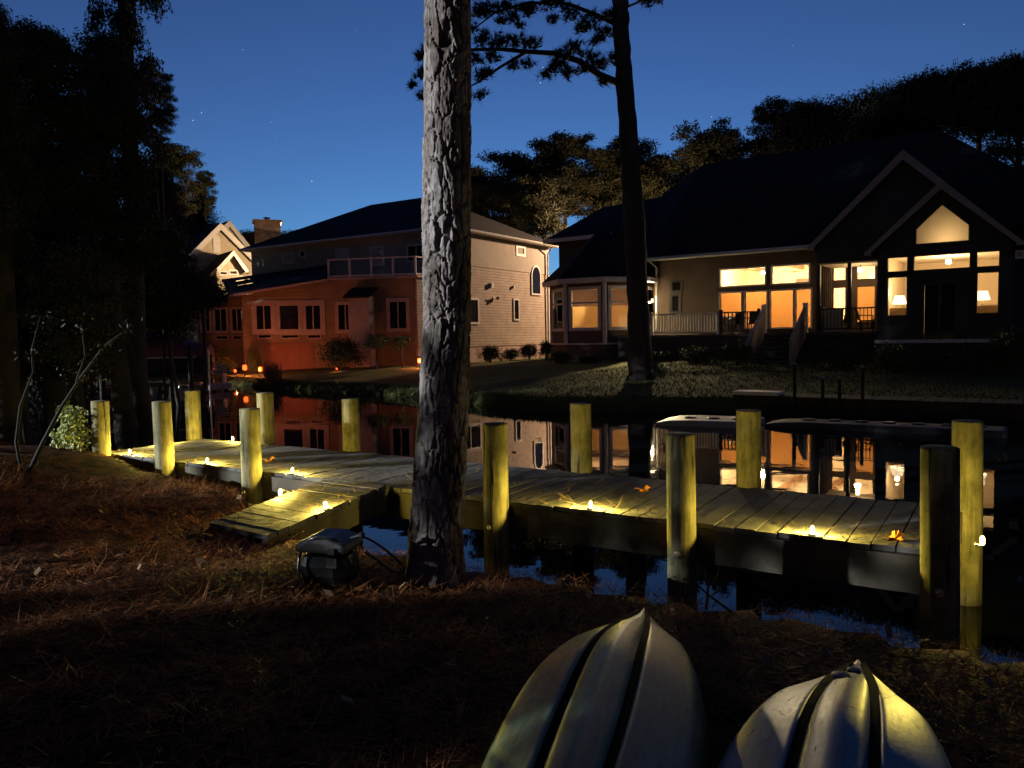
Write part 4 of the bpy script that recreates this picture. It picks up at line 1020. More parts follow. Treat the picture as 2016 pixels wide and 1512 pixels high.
WM.box(dfm, x0d, x1d, GY0 - .02, GY0 + .035, ztd - .058, ztd); dfm.build('door_frame', M['trim_dark'], dro)
gr_ = MB()
for ex_ in (sl, sr):
    slab(gr_, [WM.p(ex_, GY0 - .35, szl), WM.p(sa, GY0 - .35, sza), WM.p(sa, 3.0, sza), WM.p(ex_, 1.0 if ex_ != sl else PY0, szl)], .14)
gro = gr_.build('front_gable_roof', M['roof'], rh)
pb_ = MB()
for ex_ in (sl, sr):
    sg = 1 if ex_ < sa else -1
    WM.face(pb_, [(ex_, szl), (sa, sza), (sa, sza - .3), (ex_ + sg * .22, szl), (ex_ + sg * .22, szl - .1), (ex_, szl - .1)], GY0 - .42, GY0 - .352)
pb_.build('rake_board', M['parapet'], gro)
bnd = MB(); WM.box(bnd, wl_ - .05, wr_ + .05, GY0 - .08, GY0 - .002, FZ - .62, FZ - .5); bnd.build('skirt_board', M['trim'], rh)
r2_ = room(WM, rh, wl_ + .16, wr_ - .16, GY0 + .16, -.3, FZ - .3, zT1 + .12, name='front_room')
loft = MB(); WM.face(loft, [(pxl - .35, pzb - .1), (pxr + .35, pzb - .1), (pxr + .35, zr_at(pxr + .35) - .05), (sa, zr_at(sa) - .05), (pxl - .35, zr_at(pxl - .35) - .05)], GY0 + 1.6, GY0 + 1.7); lo_ = loft.build('loft_wall', M['room'], rh)
lfl = MB(); WM.box(lfl, pxl - .2, pxr + .2, GY0 + .16, GY0 + 1.6, pzb - .12, pzb - .02); lfl.build('loft_floor', M['ceil'], lo_)
ceil_lamp(WM, rh, (wl_ + wr_) / 2, GY0 + 2.2, zT1 + .12, 20, (1.0, .66, .32), .1, .1)
l_ = point(None, WM.p(pxa, GY0 + .9, pzb + .25) - origin(rh), 2.8, WARM, .15, 'loft_light'); l_.parent = rh
# table lamps and chairs seen through the lower windows
def table_lamp(W, x, y, z, lab, pw=3.0):
    c = W.p(x, y, z); o = thing('table_lamp', lab, 'table lamp', c)
    b = MB(); b.lathe(c, [(.12, 0), (.12, .02), (.03, .04), (.08, .18), (.03, .34), (.015, .42)], 14); b.build('lamp_base', M['sofa'], o, smooth=True)
    b = MB(); b.lathe(c, [(.26, .42), (.16, .74), (.155, .74), (.255, .42)], 18); b.build('lamp_shade', emit('lit_lamp_shade', (1, .86, .6), .20), o)
    b = MB(); W.box(b, x - .3, x + .3, y - .25, y + .25, z - .04, z); 
    for sx in (-.27, .27):
        for sy in (-.22, .22): W.box(b, x + sx - .02, x + sx + .02, y + sy - .02, y + sy + .02, FZ - .3, z - .04)
    t_ = thing('side_table', lab.replace('lamp', 'table under the lamp', 1), 'side table', W.p(x, y, FZ - .3)); b.build('table_body', M['roomfloor'], t_)
    l_ = point(o, (0, 0, .9), pw, WARM, .08, 'bulb_light')
lx1, lzz = WM.hit(1771, 597, GY0 + 1.6)
table_lamp(WM, lx1, GY0 + 1.6, lzz - .45, 'shaded lamp glowing in the left lower window of the front gable')
lx2, lzz2 = WM.hit(1934, 586, GY0 + 1.8)
table_lamp(WM, lx2, GY0 + 1.8, lzz2 - .5, 'shaded lamp glowing in the right lower window of the front gable')
def armchair(W, x, y, z, lab):
    o = thing('armchair', lab, 'armchair', W.p(x, y, z))
    for nm, dims in (('seat', (-.4, .4, -.35, .4, .15, .5)), ('backrest', (-.42, .42, .41, .6, .15, 1.0)), ('armrest', (-.55, -.41, -.35, .45, .12, .68)), ('armrest', (.41, .55, -.35, .45, .12, .68))):
        b = MB(); W.box(b, x + dims[0], x + dims[1], y + dims[2], y + dims[3], z + dims[4], z + dims[5]); b.build(nm, M['sofa'], o, bevel=.06)
armchair(WM, WM.hit(1772, 612, GY0 + .9)[0], GY0 + .85, FZ - .3, 'tan armchair inside the left lower window of the front gable')
armchair(WM, WM.hit(1948, 600, GY0 + .9)[0], GY0 + .95, FZ - .3, 'tan armchair inside the right lower window of the front gable')
M['trim_w'] = M['trim']
# lit slats of a window round the right corner
pxwin(WM, rh, 2003, 2012, 496, 506, y=GY0 + .3, pane='shade_pale', fw=.06)

# deck of the right house, its railing and stairs
dk = thing('house_deck', 'raised timber deck with white baluster railing in front of the lit house', 'deck', WM.p(3, -2.5, gh))
dz = FZ - .18
b = MB(); WM.box(b, -1.1, px_l + .2, -2.55, -.02, dz - .1, dz); WM.box(b, px_l + .2, wl_ - .02, -2.75, -.02, dz - .1, dz); b.build('deck_floor', M['wood_deck'], dk)
b = MB(); WM.box(b, -1.1, px_l + .2, -2.50, -2.44, .8, dz - .11); WM.box(b, px_l + .2, wl_ - .02, -2.7, -2.64, .8, dz - .11); b.build('deck_skirt', M['darkwall'], dk)
def railing(xa, xb, y, step=.135, matn='trim', bw=.045):
    b = MB()
    for h in (.1, .92): WM.box(b, xa, xb, y - .03, y + .03, dz + h, dz + h + .06)
    x = xa + step
    while x < xb - .05: WM.box(b, x - bw / 2, x + bw / 2, y - .02, y + .02, dz + .16, dz + .92); x += step
    for x in (xa, xb): WM.box(b, x - .06, x + .06, y - .06, y + .06, dz, dz + 1.08)
    return b.build('railing', M[matn], dk)
xr0, xr1 = WM.hit(1284, 640, -2.45)[0], WM.hit(1414, 640, -2.45)[0]; xr2 = WM.hit(1503, 640, -2.45)[0]; xr3 = WM.hit(1584, 640, -2.5)[0]
railing(xr0, xr1, -2.45); railing(xr1 + .13, xr2 - .2, -2.45, .17, 'darkwall')
railing(px_l + .45, wl_ - .15, PY0 - .08, .14, 'darkwall', .025)
b = MB()
for i in range(7): WM.box(b, xr2 + .12, xr3 - .12, -2.56 - .28 * (i + 1), -2.56 - .28 * i, dz - .19 * (i + 1) - .05, dz - .19 * (i + 1))
b.build('stair_treads', M['wood_deck'], dk)
for x_ in (xr2, xr3):
    b = MB(); b.prism([WM.p(x_ - .07, -2.5, dz - .2), WM.p(x_ - .07, -2.5, dz + 1.05), WM.p(x_ - .07, -4.55, dz - .28), WM.p(x_ - .07, -4.55, .75)], WM.ex * .14); b.build('stair_parapet', M['parapet'], dk)
    b = MB(); WM.box(b, x_ - .09, x_ + .09, -2.44, -2.26, dz, dz + 1.25); b.build('newel_post', M['trim'], dk)
# patio furniture silhouettes
def patio_chair(x, y, lab, rot=0):
    c = WM.p(x, y, dz); o = thing('patio_chair', lab, 'patio chair', c, rot, 'chairs on the house deck')
    b = MB(); b.box(-.28, .28, -.26, .26, .42, .47); q_ = b.build('seat', M['housing']); q_.parent = o
    b = MB(); b.prism([(-.28, .26, .47), (.28, .26, .47), (.28, .32, .47), (-.28, .32, .47)], (0, .14, .5)); q_ = b.build('backrest', M['housing']); q_.parent = o
    for sx in (-.25, .25):
        for sy in (-.22, .22):
            b = MB(); b.tube([(sx, sy, 0), (sx, sy, .42)], .02, 6); q_ = b.build('leg', M['housing']); q_.parent = o
        b = MB(); b.tube([(sx * 1.1, -.24, .42), (sx * 1.1, -.22, .66), (sx * 1.1, .3, .68)], .02, 6); q_ = b.build('armrest', M['housing']); q_.parent = o
patio_chair(WM.hit(1706, 640, -1.6)[0], -1.5, 'dark patio chair behind the porch rail, right of the lit porch windows', R(60))
patio_chair(WM.hit(1650, 640, -1.4)[0], -1.3, 'dark patio chair on the porch in front of the narrow lit window', R(-130))
patio_chair(WM.hit(1440, 640, -1.3)[0], -1.2, 'dark patio chair on the deck below the leftmost lit window', R(-140))
patio_chair(WM.hit(1484, 640, -1.3)[0], -1.2, 'dark patio chair on the deck beside the left stair parapet', R(170))
ct = WM.p(WM.hit(1462, 640, -1.4)[0], -1.6, dz); o = thing('patio_table', 'round dark table between the two patio chairs on the deck', 'patio table', ct)
b = MB(); b.lathe(ct, [(.01, .68), (.55, .68), (.55, .72), (.01, .72)], 20); b.build('tabletop', M['housing'], o); b = MB(); b.lathe(ct, [(.25, 0), (.25, .03), (.04, .06), (.04, .68)], 12); b.build('pedestal', M['housing'], o)
# boards leaning on the porch rail
bq = WM.hit(1628, 640, PY0 + .2)[0]
for i, (dx, hh, lab) in enumerate(((0, 1.0, 'pale folded beach chair leaning inside the porch rail, left of the pair'), (.3, .95, 'pale folded beach chair leaning inside the porch rail, right of the pair'))):
    o = thing('folded_chair', lab, 'folded chair', WM.p(bq + dx, PY0 + .4, dz), 0, 'folded chairs on the porch')
    b = MB(); b.prism([WM.p(bq + dx - .2, PY0 + .5, dz), WM.p(bq + dx + .2, PY0 + .5, dz), WM.p(bq + dx + .32, PY0 + .2, dz + hh), WM.p(bq + dx - .08, PY0 + .2, dz + hh)], WM.ey * .06); b.build('canvas', M['trim'], o)
    for e in (-.22, .22): b = MB(); b.tube([WM.p(bq + dx + e, PY0 + .53, dz), WM.p(bq + dx + e + .12, PY0 + .21, dz + hh + .06)], .018, 6); b.build('frame', M['steel'], o)

# ================================================================== sunroom
SCN = Vector((4.87, 40.5, 0)); SRr = 2.72
sr_ = thing('sunroom', 'eight sided sunroom with a dark pyramid roof, joined to the lit house', 'sunroom', (SCN.x, SCN.y, gh))
base_a = math.atan2(-SCN.y, -SCN.x)
vang = [base_a + R(-92 + 3 + 45 * i) for i in range(9)]
vts = [SCN + Vector((math.cos(a_), math.sin(a_), 0)) * SRr for a_ in vang]
sf0, sf1 = 1.78, 4.75
for i in range(8):
    P_, Q_ = vts[i], vts[(i + 1) % 8]
    Wf = Wall(P_, Q_); Wf.ey = (SCN - (P_ + Q_) / 2).normalized(); Lf = Wf.L
    front = i in (0, 1, 2, 3)
    hl = [(.34, Lf - .34, 2.55, 4.42)] if front else []
    m = MB(); Wf.holes(m, 0.03, Lf - .03, sf0, sf1, hl, 0, .1); m.build('wall_panel', M['brownwall'], sr_)
    if front:
        fr = window(Wf, sr_, *hl[0], frame='trim', pane='glass', fw=.16, open_=True, proud=.05)
        rb = MB(); Wf.box(rb, .34, Lf - .34, -.03, .06, 3.74, 3.82); rb.build('window_rail', M['trim'], fr)
        sh = MB(); Wf.box(sh, .3, Lf - .3, .16, .163, 2.5, 3.60); sh.build('window_shade', M['shade_pale'], sr_)
    cl = MB(); cl.tube([Zv(P_, sf0), Zv(P_, sf1)], .11, 8); cl.build('corner_post', M['trim'], sr_)
f_ = MB()
ro2, ro1 = [SCN + Vector((math.cos(a_), math.sin(a_), 0)) * 3.2 for a_ in vang[:8]], [SCN + Vector((math.cos(a_), math.sin(a_), 0)) * 2.95 for a_ in vang[:8]]
for i in range(8): f_.poly([Zv(ro2[i], 4.98), Zv(ro2[(i + 1) % 8], 4.98), Zv(SCN, 7.8)])
rf2 = f_.build('roof', M['roof'], sr_)
f_ = MB(); f_.prism([Zv(p_, 4.76) for p_ in ro2], (0, 0, .215)); f_.build('eaves', M['trim'], rf2)
f_ = MB(); f_.prism([Zv(SCN + (p_ - SCN) * .97, .5) for p_ in vts[:8]], (0, 0, 1.2)); f_.build('foundation', M['found'], sr_)
f_ = MB(); f_.prism([Zv(SCN + (p_ - SCN) * 1.03, 1.701) for p_ in vts[:8]], (0, 0, .078)); f_.build('base_board', M['trim'], sr_)
f_ = MB(); f_.prism([Zv(SCN + (p_ - SCN) * .93, 4.68) for p_ in vts[:8]], (0, 0, .06)); f_.build('ceiling', M['room'], sr_)
f_ = MB(); c_ = Zv(SCN, 4.62); f_.tube([c_, c_ - Vector((0, 0, .3))], .02, 6)
for k_ in range(4): a_ = k_ * math.pi / 2 + .4; f_.bar(c_ - Vector((0, 0, .32)), c_ + Vector((math.cos(a_) * .6, math.sin(a_) * .6, -.32)), .12, .015)
f_.build('ceiling_fan', M['housing'], sr_)
l_ = point(None, c_ - Vector((0, 0, .9)) - origin(sr_), 26, (1.0, .58, .30), .12, 'sunroom_light'); l_.parent = sr_
# link between the sunroom and the main wall, with two wall lamps that are off
Wk = Wall(SCN + Vector((2.35, -1.2, 0)), Vector((7.5, 38.9, 0)))
lk = MB(); Wk.box(lk, 0, Wk.L, .1, .3, .8, 5.1); lk.build('link_wall', M['brownwall'], sr_)

lx_, lz_ = Wk.hit(1288, 592, .1); wlp = Wk.p(lx_, .06, lz_)
o = thing('wall_lamp', 'small glowing wall lamp between the sunroom and the lit house', 'wall lamp', wlp)
b = MB(); b.bar(wlp + Vector((0, 0, -.1)), wlp + Vector((0, 0, .14)), .1, .05); b.build('back_plate', M['trim'], o)
b = MB(); b.lathe(wlp - Wk.ey * .10 + Vector((0, 0, -.10)), [(.03, 0), (.06, .02), (.07, .18), (.03, .2)], 12); b.build('lens', emit('wall_lamp_lens', (1, .8, .5), .14), o)
l_ = point(o, tuple(-Wk.ey * .2), 520, (1.0, .78, .42), .08, 'lamp_light'); l_.data.type = 'SPOT'; l_.data.spot_size = R(165); l_.data.spot_blend = .6; l_.rotation_euler = Vector((-.45, -1, -.25)).to_track_quat('-Z', 'Y').to_euler()
# ================================================================== street lamp behind the houses
sl_ = Vector((11.2, 57.4, gz(11.2, 57.4)))
o = thing('street_lamp', 'warm street lamp standing behind the gap between the two houses', 'street lamp', sl_)
b = MB(); b.tube([sl_, sl_ + Vector((0, 0, 4.5)), sl_ + Vector((0, 0, 8.6)), sl_ + Vector((-.5, 0, 9.1)), sl_ + Vector((-1.2, 0, 9.15))], [.1, .08, .06, .045, .04], 10); b.build('lamp_pole', M['steel'], o)
b = MB(); b.lathe(sl_ + Vector((-1.3, 0, 9.0)), [(.22, 0), (.2, .1), (.1, .22), (.02, .25)], 14); b.build('lamp_head', M['housing'], o)
b = MB(); b.lathe(sl_ + Vector((-1.3, 0, 8.9)), [(.02, 0), (.16, .04), (.18, .095)], 14); b.build('lamp_lens', emit('street_lamp_lens', (1, .7, .4), 3), o)
l_ = point(o, (-1.3, 0, 8.8), 2600, (1.0, .62, .36), .15, 'lamp_light')
point(o, (-1.35, .2, 8.85), 330, (1.0, .62, .36), .15, 'lamp_light')
l_.data.type = 'SPOT'; l_.data.spot_size = R(150); l_.data.spot_blend = 1.0; l_.rotation_euler = Vector((-1, -.45, -.12)).to_track_quat('-Z', 'Y').to_euler()

sl2 = Vector((-16.2, 60.0, gz(-16.2, 60)))
o = thing('street_lamp', 'warm street lamp standing behind the stone chimney and the hipped roof', 'street lamp', sl2)
b = MB(); b.tube([sl2, sl2 + Vector((0, 0, 4)), sl2 + Vector((0, 0, 7.9)), sl2 + Vector((-.4, 0, 8.2))], [.1, .08, .06, .05], 10); b.build('lamp_pole', M['steel'], o)
b = MB(); b.lathe(sl2 + Vector((-.5, 0, 8.35)), [(.30, 0), (.26, .06), (.05, .16)], 14); b.build('lamp_head', M['housing'], o)
b = MB(); b.lathe(sl2 + Vector((-.5, 0, 8.10)), [(.02, 0), (.12, .04), (.13, .2)], 14); b.build('lamp_lens', emit('second_street_lamp_lens', (1, .7, .4), 3), o)
l_ = point(o, (-.9, -.2, 8.2), 420, (1.0, .66, .36), .12, 'lamp_light')

# ================================================================== garden lamps across the canal
# board lines of the red lit wall come from its siding material
def garden_lamp(p, lab, power, lensm='lens_orange', h=.55, size=.10, col=(1.0, .27, .085), name='garden_lamp', aim=0.0):
    o = thing(name, lab, 'garden lamp', p, 0, 'glowing garden lamps across the canal')
    b = MB(); b.tube([p, p + Vector((0, 0, h))], .02, 6); b.build('stake', M['housing'], o)
    b = MB(); b.lathe(p + Vector((0, 0, h)), [(.03, 0), (size, .03), (size, size * 2.2), (size * .9, size * 2.3), (.02, size * 2.6)], 12); b.build('lens', M[lensm], o)
    b = MB(); b.lathe(p + Vector((0, 0, h + size * 2.65)), [(size * 1.4, 0), (.02, size * .8)], 12); b.build('cap', M['housing'], o)
    if power:
        l_ = point(o, (0, size * 1.3, h + size * 1.2), power, col, .06, 'lamp_light')
        if power > 20:                                  # shielded: these throw their light at the house wall behind them
            l_.data.type = 'SPOT'; l_.data.spot_size = R(165); l_.data.spot_blend = .5; l_.data.energy = power * .26; l_.rotation_euler = Vector((aim, 1, .35)).to_track_quat('-Z', 'Y').to_euler()
            l2 = point(o, (0, -size * 1.3, h + size * 1.2), 11, col, .06, 'lamp_light')
def lamp_at(px, py, Y, h, *a, **k):
    q = at(px, py, Y); garden_lamp(Vector((q.x, q.y, q.z - h)), *a, h=h, **k)
lamp_at(482, 729, 39.5, .5, 'orange garden lamp left of the wispy grass clump, in front of the red wall', 20, size=.11)
lamp_at(513, 732, 38.2, .5, 'orange garden lamp right beside the wispy grass clump', 20.5, size=.10)
lamp_at(463, 733, 41, .45, 'tiny dim garden lamp beside the planks of the red lit dock', 5, size=.06)
lamp_at(826, 715, 38.5, .9, 'orange garden lamp on a tall stake beside the big pine trunk', 20.1, size=.10, aim=-1.2)
lamp_at(224, 737, 34.5, .7, 'orange garden lamp half hidden under the covered boat', 14, size=.10)
lamp_at(40, 743, 30, .6, 'small orange garden lamp at the far left behind the thin stems', 4, size=.07)
lamp_at(87, 672, 42, 1.4, 'small white lamp shining through the dark trees on the left', 3, lensm='lens_white', size=.11, col=(1, .9, .7))
lamp_at(663, 728, 39, .5, 'tiny pale garden lamp below the round dark shrub', 1.0, size=.04)
# ================================================================== trees
HEIGHT = 0
# pines behind the houses, each one read off its top and its place
BG = [(948, 330, 455, 62, 96, 'pine0', 'rounded pine crown behind the hipped roof, next to the big trunk', 1.0),
 (1020, 292, 470, 66, 120, 'pine1', 'broad warm lit pine crown behind the right end of the hipped roof', 1.0),
 (1112, 261, 430, 63, 110, 'pine2', 'tallest pine behind the house gap, with a long bare lit trunk', 1.0),
 (1068, 345, 490, 60, 90, 'pine3', 'low pine crown just above the shingle house gutter', 1.0),
 (1188, 288, 450, 64, 105, 'pine4', 'pine crown behind the peak of the left wing roof', 1.0),
 (1232, 274, 430, 66, 110, 'pine0', 'pine crown partly hidden by the dark leaning pine trunk', 1.0),
 (1296, 300, 430, 64, 100, 'pine1', 'flat topped pine crown just right of the dark leaning trunk', 1.0),
 (1346, 312, 420, 70, 70, 'pine2', 'small low pine crown in the dip of the tree line', 1.0),
 (1412, 234, 360, 60, 118, 'pine3', 'big round separate pine crown above the left end of the lit house ridge', 1.0),
 (1526, 198, 350, 60, 92, 'pine4', 'pine crown with a bright sky hole low in its right side', 1.0),
 (1592, 196, 380, 58, 120, 'dense0', 'dark pine crown over the middle of the lit house ridge', 1.0),
 (1690, 178, 380, 56, 150, 'dense1', 'wide dark pine crown left of the large gable peak', 1.0),
 (1792, 150, 340, 54, 130, 'dense0', 'dark pine crown directly above the large gable peak', 1.0),
 (1850, 136, 275, 52, 125, 'dense1', 'tall dark pine crown right of the large gable peak', 1.0),
 (1930, 118, 275, 50, 140, 'dense0', 'tall dark pine crown near the right edge with sky gaps under it', 1.0),
 (2010, 98, 330, 48, 150, 'dense1', 'highest dark pine crown at the right edge of the picture', 1.0),
 (1880, 330, 470, 50, 130, 'dense1', 'dark low tree mass behind the small gable roof', 1.0),
 (1985, 320, 520, 46, 120, 'dense0', 'dark low tree at the right edge beside the front gable', 1.0),
 (1790, 270, 430, 60, 110, 'dense2', 'dark understorey tree behind the large gable peak', 1.0),
 (1205, 430, 520, 62, 80, 'pine3', 'low pine branches seen in the gap beside the sunroom roof', 1.0),
 (575, 452, 520, 75, 60, 'dense0', 'distant tree tops right of the stone chimney', 1.0),
 (505, 452, 520, 78, 80, 'dense1', 'distant tree tops left of the stone chimney', 1.0),
 (1640, 215, 380, 62, 130, 'dense2', 'dark pine crown filling the dip above the middle of the lit house ridge', 1.0),
 (1740, 200, 380, 60, 130, 'dense0', 'dark pine crown filling the dip left of the large gable peak', 1.0)]
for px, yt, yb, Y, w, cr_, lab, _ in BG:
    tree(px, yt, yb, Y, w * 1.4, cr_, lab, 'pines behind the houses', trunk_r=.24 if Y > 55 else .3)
# left mass
LEFT = [(338, 282, 430, 62, 120, 'pine2', 'thin bluish pine crown showing sky, between the dark trees and the lit gable', .2),
 (400, 335, 425, 66, 50, 'pine1', 'small open pine crown overhanging just left of the lit gable', .16),
 (372, 384, 520, 74, 116, 'dense2', 'round dense dark tree touching the lit gable', .25),
 (300, 325, 560, 45, 130, 'bushy0', 'dark bushy tree left of the round dense tree, lit brown low down', .25),
 (318, 140, 255, 24, 66, 'loose0', 'upper pine bough puff sticking out to the right over open sky', .05),
 (302, 205, 300, 25, 70, 'loose0', 'lower pine bough puff sticking out to the right over open sky', .05),
 (222, -420, 330, 21, 150, 'loose0', 'tall dark pine leaving the top of the picture on the left', .28),
 (205, 60, 560, 19, 200, 'bushy0', 'dense dark pine filling the left of the picture under the tall one', .25),
 (70, 45, 520, 18, 230, 'bushy2', 'dense dark tree in the upper left corner with open sky above it', .25),
 (-20, -10, 560, 16, 130, 'bushy0', 'dark tree cut by the left edge of the picture', .25),
 (120, 330, 730, 20, 290, 'bushy0', 'wide dark understorey tree on the left behind the thin stems', .18),
 (265, 400, 690, 24, 220, 'bushy0', 'drooping dark foliage in front of the siding outbuilding', .12),
 (388, 535, 622, 25, 130, 'bushy0', 'thin drooping foliage in front of the three leftmost red lit windows', .08),
 (30, 520, 760, 17, 190, 'dense1', 'dark low shrubbery tree at the far left edge', .12),
 (170, 560, 770, 40, 240, 'dense1', 'dark tree mass far behind the covered boat', .2),
 (60, 560, 770, 44, 220, 'dense0', 'dark tree mass at the far left behind the white lamp', .2),
 (150, 480, 760, 15.5, 210, 'bushy1', 'bushy dark evergreen low on the left, behind the slender stems', .1),
 (330, 440, 600, 26, 120, 'bushy1', 'drooping evergreen bough left of the gabled house', .08)]
for px, yt, yb, Y, w, cr_, lab, tr in LEFT:
    tree(px, yt, yb, Y, w, cr_, lab, 'dark trees on the left', trunk_r=tr, bark='bark_dark', limbs=Y < 30)
# unseen trees added on the left, crowns and gaps shaped to gate the moonlight
SHADE = [(-13, -5.2, 1.2, 15, 2.6), (-12.6, -2.4, 1.2, 13, 1.75), (-12.3, -.45, .8, 5.3, .6), (-12.8, .32, .8, 5.6, .46), (-12.9, 1.05, .8, 4.5, .36), (-13.1, 1.44, 2.75, 8, .23), (-13, 1.85, 2.75, 9, .52), (-16, 1.6, 2.9, 9, .6), (-13, 3.5, .8, 14, 1.45), (-14, 6.4, 4.5, 14, 1.5), (-14.6, 8.9, .8, 14, 1.5),
        (-15.8, 11.4, 1, 14, 1.9), (-17, 14.2, 1, 15, 2.3), (-18.5, 17.8, 1, 19, 2.6), (-20.5, 21.5, 1, 22, 2.8), (-23, 26, 1, 24, 3.2), (-26.5, 31, 1, 26, 3.6), (-31, 36.5, 1, 27, 4), (-36, 43, 1, 28, 4.4), (-41, 50, 1, 28, 4.6), (-46, 58, 1, 28, 5), (-52, 66, 1, 28, 5.4), (-58, 76, 1, 28, 6),
        (-16, -10, 1, 18, 3.2), (-24, -16, 1, 24, 5), (-24, 9, 4, 26, 3.0), (-25, 14, 3, 27, 3.4), (-28, 20, 3, 28, 4.0), (-32, 27, 3, 33, 4.4), (-38, 34, 3, 34, 5), (-45, 42, 3, 35, 5.5), (-52, 51, 3, 35, 6), (-60, 61, 3, 35, 6.5), (-22, -6, 4, 24, 3.4), (-26, 2.5, 7, 27, 3.4), (-66, 22, 14, 37, 7), (-70, 33, 14, 38, 7), (-78, 45, 14, 39, 8)]
for i, (x, y, zb, zt, r_) in enumerate(SHADE):
    g = gz(x, y); o = thing('added_shade_tree', 'unseen dark leafy tree to the left, added to block moonlight', 'tree', (x, y, g), 0, 'unseen trees added to shape the moonlight')
    me_, asp = crown_for('dark' if r_ == .36 else 'dense', (zt - zb) / r_, i); c = link_mesh('crown', me_, o, (0, 0, zb - g)); c.scale = (r_, r_, (zt - zb) / asp); c.rotation_euler = (0, 0, i * 1.3)
    tr_ = min(.22, .1 * r_ + .01); mb = MB(); mb.tube([(x, y, g - .1), (x + .1, y, zb + 1), (x, y, zt * .8)], [tr_, tr_ * .8, tr_ * .25], 8); mb.build('trunk', M['bark_dark'], o, smooth=True, uv=False)
# the big pine's own crown, and unseen pines added to block overhead sky
def canopy(o, x, y, z, r_, h, i):
    me_, asp = crown_for('dense', h / r_, i); c = link_mesh('crown', me_, o, tuple(Vector((x, y, z)) - origin(o))); c.scale = (r_, r_, h / asp); c.rotation_euler = (0, 0, i)
canopy(near_pine, -.3, 4.6, 9.2, 5.2, 8, 1)
for i, (x, y, r_, zb) in enumerate(((4.6, -2.2, 5.0, 7.5), (-4.4, -2.8, 5.0, 7.5), (0.6, -6, 5.5, 5.5), (9.5, 3.0, 4.2, 8.5), (9, -4, 5.0, 5.0), (-8, -1.5, 3.4, 8.5))):
    g = gz(x, y); o = thing('added_shade_tree', 'unseen pine on the near bank, added to shade it from the sky', 'tree', (x, y, g), 0, 'unseen pines added to block sky light')
    mb = MB(); mb.tube([(x, y, g - .1), (x + .1, y, zb), (x, y, zb + 6)], [.2, .17, .06], 8); mb.build('trunk', M['bark_dark'], o, smooth=True, uv=False); canopy(o, x, y, zb, r_, 9, i)
# far wood closing the horizon
n = 60000; t_ = rng.uniform(-1.75, 1.75, n); rr_ = rng.uniform(100, 125, n); X = rr_ * np.sin(t_); Y = rr_ * np.cos(t_)
top = 7.0 + 1.4 * np.sin(X * .35) + 1.1 * np.sin(X * .83 + 1) + .8 * np.sin(X * 1.9); Z = .3 + rng.uniform(0, 1, n) ** .8 * top
tag(link_mesh('far_wood', np_mesh('far_wood', leaf_quads(np.stack([X, Y, Z], -1), .75, .7), 4, M['needle_dark'])), 'far dark wood closing the horizon behind the houses', 'wood', kind='stuff')

# the dark leaning pine across the canal with its overhanging limbs
bp_ = gpt(1262, 746); YP = bp_.y
o2 = thing('pine_tree', 'tall dark leaning pine trunk on the far lawn with needle limbs over open sky', 'tree', bp_, 0)
keyp = [(752, 1262, 62), (735, 1261, 48), (600, 1256, 42), (450, 1249, 42), (300, 1240, 38), (170, 1230, 34), (60, 1223, 31), (0, 1221, 30), (-200, 1214, 27), (-450, 1206, 20), (-700, 1200, 8)]
pl, rd = [], []
rj = random.Random(4)
for i in range(len(keyp) - 1):
    for k_ in range(6):
        f_ = k_ / 6; a_ = [keyp[i][j] * (1 - f_) + keyp[i + 1][j] * f_ for j in range(3)]
        pl.append(at(a_[1] + rj.uniform(-1.2, 1.2), a_[0], YP)); rd.append(a_[2] / 2 * YP / F * rj.uniform(.95, 1.06))
mb = MB(); mb.tube(pl, rd, 16); tk = mb.build('trunk', M['bark_dark'], o2, smooth=True, uv=False)
LB = [([(1228, 168, 0), (1182, 148, -.3), (1140, 120, -.6), (1090, 105, -.8), (1040, 102, -1.0), (985, 97, -1.3), (925, 98, -1.5), (860, 110, -1.7)], .13),
 ([(1035, 103, -1.0), (985, 132, -1.4), (940, 163, -1.7), (905, 180, -1.9)], .06),
 ([(1222, 52, 0), (1180, 32, .4), (1120, 8, .8), (1040, 5, 1.0), (975, 25, 1.2), (935, 55, 1.3)], .09),
 ([(1220, 20, 0), (1262, 2, -.3), (1310, -6, -.6)], .05), ([(1225, -60, 0), (1120, -70, .5), (1000, -40, 1.2), (900, -30, 1.5)], .08)]
for pts_, r0 in LB:
    mb = MB(); mb.tube([at(x, y, YP + dy) for x, y, dy in pts_], [r0 * (1 - .75 * i / (len(pts_) - 1)) for i in range(len(pts_))], 7)
    mb.build('limb', M['bark_dark'], o2, smooth=True, uv=False)
